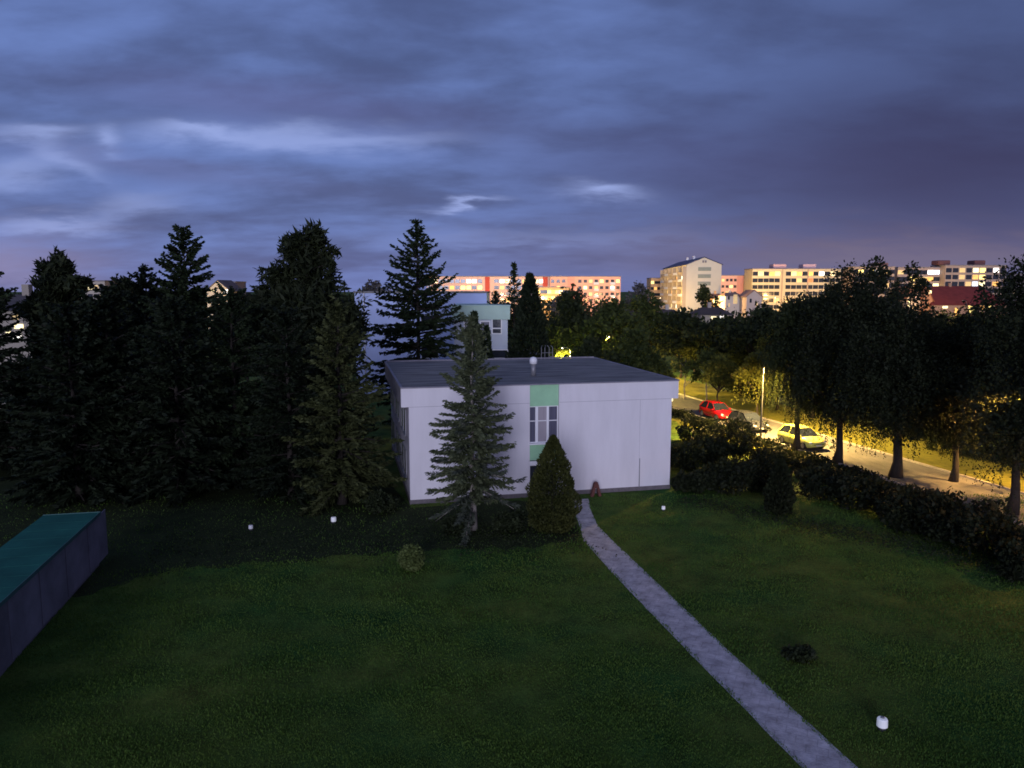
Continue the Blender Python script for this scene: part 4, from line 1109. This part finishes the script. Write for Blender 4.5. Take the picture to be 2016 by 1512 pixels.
# ------------------------------------------------------------------ cars
def make_car(paint):
    o = empty('parked_car', (0, 0, 0), 0, '', 'car', 'cars parked along the street')
    st_ = [(-2.02, .66, .42, .80), (-1.96, .78, .30, .92), (-1.6, .84, .24, .98), (-.8, .86, .20, .97), (.2, .86, .20, .95), (.95, .86, .20, .93), (1.45, .83, .22, .84), (1.80, .77, .25, .72), (1.98, .68, .30, .62), (2.04, .56, .36, .54)]
    x = MB(); rings = []
    for X, hw, z0, z1 in st_:
        sec = [(-hw * .88, z0), (-hw * .98, z0 + .10), (-hw, (z0 + z1) / 2), (-hw * .97, z1 - .10), (-hw * .86, z1), (0, z1 + .03), (hw * .86, z1), (hw * .97, z1 - .10), (hw, (z0 + z1) / 2), (hw * .98, z0 + .10), (hw * .88, z0)]
        rings.append(len(x.v)); x.v += [(X, y_, z_) for y_, z_ in sec]
    ns = 11
    for a_, b_ in zip(rings[:-1], rings[1:]):
        for q in range(ns):
            w_ = (q + 1) % ns; x.f.append((a_ + q, a_ + w_, b_ + w_, b_ + q)); x.m.append(0)
    x.f.append(tuple(rings[0] + q for q in range(ns - 1, -1, -1))); x.m.append(0)
    x.f.append(tuple(rings[-1] + q for q in range(ns))); x.m.append(0)
    # roof and pillars
    b0, b1, t0, t1 = -1.90, 1.02, -1.45, .22; hb, ht, zb_, zt = .78, .60, .93, 1.46
    for sgn in (1, -1):
        for xb, xt, wd_ in ((b0, t0, .16), (-.55, -.5, .09), (b1, t1, .09)):
            s1 = -1 if xb > 0 else 1
            P0 = [(xb, sgn * hb, zb_), (xb + s1 * wd_, sgn * hb, zb_), (xt + s1 * wd_, sgn * ht, zt), (xt, sgn * ht, zt)]
            P1 = [(p_[0], p_[1] + sgn * .02, p_[2] + .01) for p_ in P0]
            x.poly(P1 if sgn < 0 else P1[::-1]); x.poly([P0[0], P0[3], P1[3], P1[0]]); x.poly([P0[1], P1[1], P1[2], P0[2]])
    rr = [(t0 - .06, ht * .85, zt), (t0 + .15, ht + .02, zt + .03), (-.6, ht + .02, zt + .06), (t1 - .12, ht + .01, zt + .04), (t1 + .04, ht * .88, zt)]
    for (xa, wa, za), (xb, wb, zb2) in zip(rr[:-1], rr[1:]):
        x.poly([(xa, -wa, za - .02), (xb, -wb, zb2 - .02), (xb, 0, zb2 + .02), (xa, 0, za + .02)]); x.poly([(xa, 0, za + .02), (xb, 0, zb2 + .02), (xb, wb, zb2 - .02), (xa, wa, za - .02)])
    x.box(.72, .86, .84, .98, .92, 1.04); x.box(.72, .86, -.98, -.84, .92, 1.04)
    body = x.build('body', paint, o, True)
    for nm, pts in (('windscreen', [(b1, -hb, zb_), (b1, hb, zb_), (t1, ht, zt), (t1, -ht, zt)]), ('rear_window', [(b0, hb, zb_), (b0, -hb, zb_), (t0, -ht, zt), (t0, ht, zt)]),
                    ('side_window', [(b0, -hb, zb_), (b1, -hb, zb_), (t1, -ht, zt), (t0, -ht, zt)]), ('side_window', [(b1, hb, zb_), (b0, hb, zb_), (t0, ht, zt), (t1, ht, zt)])):
        y = MB(); y.poly(pts); y.build(nm, M['glass'], o)
    for X in (-1.25, 1.28):
        for sgn in (1, -1):
            y = MB(); pr_ = [(.20, -.10), (.30, -.10), (.315, -.05), (.315, .05), (.30, .10), (.20, .10)]
            y.lathe(pr_, 20); y.v = [(X + a_, sgn * .76 + c_, .315 + b_) for a_, b_, c_ in y.v]; ty = y.build('wheel', M['rubber'], o, True)
            y = MB(); y.lathe([(.03, -.105), (.19, -.104), (.2, .104), (.03, .105)], 16); y.v = [(X + a_, sgn * .76 + c_, .315 + b_) for a_, b_, c_ in y.v]; y.build('rim', M['rim'], ty)
    for sgn in (1, -1):
        y = MB(); y.lathe([(.02, 0), (.12, .02), (.15, .06), (.04, .12)], 12); y.v = [(1.80 + c_ * 1.6, sgn * .60 + a_ * .9, .62 + b_ * .7) for a_, b_, c_ in y.v]; y.build('headlight', M['headlight'], o, True)
        y = MB(); y.box(-2.0, -1.92, sgn * .62 - .09, sgn * .62 + .09, .62, .85); y.build('tail_light', M['red'], o)
    y = MB(); y.box(2.03, 2.06, -.24, .24, .37, .47); y.build('number_plate', M['plate'], o)
    y = MB(); y.box(2.0, 2.052, -.42, .42, .475, .53); y.build('grille', M['darkmetal'], o)
    return o
ca = math.atan2(-rdv.y, -rdv.x)
for px, yb, paint, lab, off in ((1399, 824, M['red'], 'bright red car parked facing the camera on the lit street', .6), (1460, 846, M['black'], 'dark car half hidden behind the tall round black bush', .6), (1566, 879, M['cream'], 'pale yellow car parked under the street lamp behind a birch trunk', .5)):
    o = make_car(paint); o.location = gp(px, yb) + Vector((0, 0, .02)) + rside * off; o.rotation_euler = (0, 0, ca + .04); o['label'] = lab

# ------------------------------------------------------------------ sky
SUN_AZ = (-.10, -.99)            # afterglow comes from behind the camera
SUN_EL = R(6.5)
wd_ = bpy.data.worlds.new('World'); sc.world = wd_; wd_.use_nodes = True
n = wd_.node_tree.nodes; l = wd_.node_tree.links
bg = n['Background']
tc = n.new('ShaderNodeTexCoord'); se = n.new('ShaderNodeSeparateXYZ'); l.new(tc.outputs['Generated'], se.inputs[0])
def mth(op, a, b_=None, c_=None, clamp=False):
    q = n.new('ShaderNodeMath'); q.operation = op; q.use_clamp = clamp
    for i, v in enumerate((a, b_, c_)):
        if v is None: continue
        if isinstance(v, (int, float)): q.inputs[i].default_value = v
        else: l.new(v, q.inputs[i])
    return q.outputs[0]
def mixc(f_, a, b_):
    q = n.new('ShaderNodeMix'); q.data_type = 'RGBA'
    if isinstance(f_, (int, float)): q.inputs[0].default_value = f_
    else: l.new(f_, q.inputs[0])
    for i, v in ((6, a), (7, b_)):
        if isinstance(v, tuple): q.inputs[i].default_value = (*v, 1)
        else: l.new(v, q.inputs[i])
    return q.outputs[2]
X, Yv, Z = se.outputs
zc = mth('ADD', mth('MAXIMUM', Z, 0.0), .20)
cu, cv = mth('DIVIDE', X, zc), mth('DIVIDE', Yv, zc)
def cloud(sx, sy, scale, det, dist, off=0.0, rough=.55):
    cb = n.new('ShaderNodeCombineXYZ')
    l.new(mth('MULTIPLY_ADD', cu, sx, off), cb.inputs[0]); l.new(mth('MULTIPLY_ADD', cv, sy, off * .7), cb.inputs[1])
    q = n.new('ShaderNodeTexNoise'); q.inputs['Scale'].default_value = scale; q.inputs['Detail'].default_value = det
    q.inputs['Distortion'].default_value = dist; q.inputs['Roughness'].default_value = rough
    l.new(cb.outputs[0], q.inputs['Vector']); return q.outputs['Fac']
c1_, c2_, c3_ = cloud(.75, 1.1, 1.5, 8, .25, 3.1, .5), cloud(.85, 1.25, 3.6, 7, .15, 8.4, .55), cloud(.5, 1, .7, 3, .1, 1.7)
yy = mth('MAXIMUM', Yv, .12)
uu = mth('DIVIDE', X, yy); vv = mth('DIVIDE', Z, yy)
ud = mth('ADD', uu, mth('MULTIPLY', mth('SUBTRACT', c1_, .5), .22))
vd = mth('ADD', vv, mth('MULTIPLY', mth('SUBTRACT', c2_, .5), .055))
def gauss(px, py, a, b_, tilt=0.0):
    r_ = ray(px, py); u0, v0 = r_[0] / r_[1], r_[2] / r_[1]
    du = mth('SUBTRACT', ud, u0); dv = mth('SUBTRACT', vd, v0)
    if tilt: dv = mth('MULTIPLY_ADD', du, tilt, dv)
    q = mth('ADD', mth('POWER', mth('ABSOLUTE', mth('DIVIDE', du, a)), 2.0), mth('POWER', mth('ABSOLUTE', mth('DIVIDE', dv, b_)), 2.0))
    return mth('EXPONENT', mth('MULTIPLY', q, -1.0))
def smooth(v, a, b_):
    q = n.new('ShaderNodeMapRange'); q.interpolation_type = 'SMOOTHSTEP'
    l.new(v, q.inputs[0]); q.inputs[1].default_value = a; q.inputs[2].default_value = b_; return q.outputs[0]
dens = mth('ADD', mth('MULTIPLY', c1_, .56), mth('MULTIPLY', c2_, .30)); dens = mth('MULTIPLY_ADD', c3_, .22, dens)
base_c = mixc(smooth(dens, .41, .66), (.070, .099, .238), (.146, .224, .530))
# heavy dark bank to the right, fading upwards
base_c = mixc(mth('MULTIPLY', smooth(uu, -.15, .68), .72), base_c, (.045, .060, .150))
base_c = mixc(mth('MULTIPLY', gauss(1850, 335, .36, .11), .88), base_c, (.034, .031, .092))
base_c = mixc(mth('MULTIPLY', gauss(1350, 320, .22, .05), .45), base_c, (.070, .080, .21))
base_c = mixc(mth('MULTIPLY', gauss(560, 205, .26, .030, .1), .55), base_c, (.098, .100, .245))
base_c = mixc(mth('MULTIPLY', gauss(300, 320, .20, .016, .15), .45), base_c, (.115, .120, .27))
# thin bright gaps
for px, py, a, b_, tl, k in ((520, 266, .15, .012, .04, .55), (420, 257, .06, .006, .1, .6), (40, 340, .09, .018, -.2, .5), (225, 270, .025, .010, .4, .6), (60, 260, .06, .009, .0, .6), (140, 305, .05, .010, .5, .4),
                             (95, 442, .06, .010, .0, .7), (260, 410, .07, .014, -.2, .45), (1190, 378, .042, .010, .1, .85), (890, 402, .05, .0045, -.1, .8), (1100, 470, .2, .01, 0, .25), (700, 275, .10, .012, 0, .4)):
    base_c = mixc(mth('MULTIPLY', gauss(px, py, a, b_, tl), k), base_c, (.35, .44, .82))
# horizon glow: lavender to the left, warm town light to the right
hzf = mth('EXPONENT', mth('MULTIPLY', mth('MAXIMUM', vv, 0.0), -14.0))
base_c = mixc(mth('MULTIPLY', hzf, .45), base_c, (.200, .215, .46))
base_c = mixc(mth('MULTIPLY', gauss(-60, 520, .17, .04), .55), base_c, (.33, .28, .46))
base_c = mixc(mth('MULTIPLY', gauss(1700, 500, .40, .035), .6), base_c, (.155, .120, .195))
base_c = mixc(mth('MULTIPLY', gauss(1830, 515, .28, .02), .5), base_c, (.20, .17, .25))
# behind the camera the western sky is still brighter
base_c = mixc(mth('MULTIPLY', smooth(mth('MULTIPLY', Yv, -1.0), -.1, .9), .8), base_c, (.22, .21, .40))
sky = n.new('ShaderNodeTexSky'); sky.sky_type = 'NISHITA'; sky.sun_disc = False
sky.sun_elevation = R(2.0); sky.sun_rotation = math.atan2(SUN_AZ[0], SUN_AZ[1]); sky.altitude = 250
mx = n.new('ShaderNodeMix'); mx.data_type = 'RGBA'; mx.blend_type = 'ADD'; mx.inputs[0].default_value = .004
l.new(base_c, mx.inputs[6]); l.new(sky.outputs[0], mx.inputs[7])
l.new(mx.outputs[2], bg.inputs['Color']); bg.inputs['Strength'].default_value = 1.0

sd = bpy.data.lights.new('sun', 'SUN'); sd.energy = 1.9; sd.angle = R(22); sd.color = (.75, .755, 1.0)
so = bpy.data.objects.new('sun', sd); put(so)
dirv = Vector((-SUN_AZ[0] * math.cos(SUN_EL), -SUN_AZ[1] * math.cos(SUN_EL), -math.sin(SUN_EL)))
so.rotation_euler = dirv.to_track_quat('-Z', 'Y').to_euler()
so.location = (30, -40, 30)

sc.view_settings.view_transform = 'Standard'; sc.view_settings.look = 'None'
sc.view_settings.exposure = 0; sc.view_settings.gamma = 1
sc.render.engine = 'CYCLES'
cy = sc.cycles
cy.max_bounces = 5; cy.diffuse_bounces = 2; cy.glossy_bounces = 2; cy.transmission_bounces = 2; cy.transparent_max_bounces = 4
cy.use_denoising = True; cy.sample_clamp_indirect = 3
cy.filter_width = 1.7
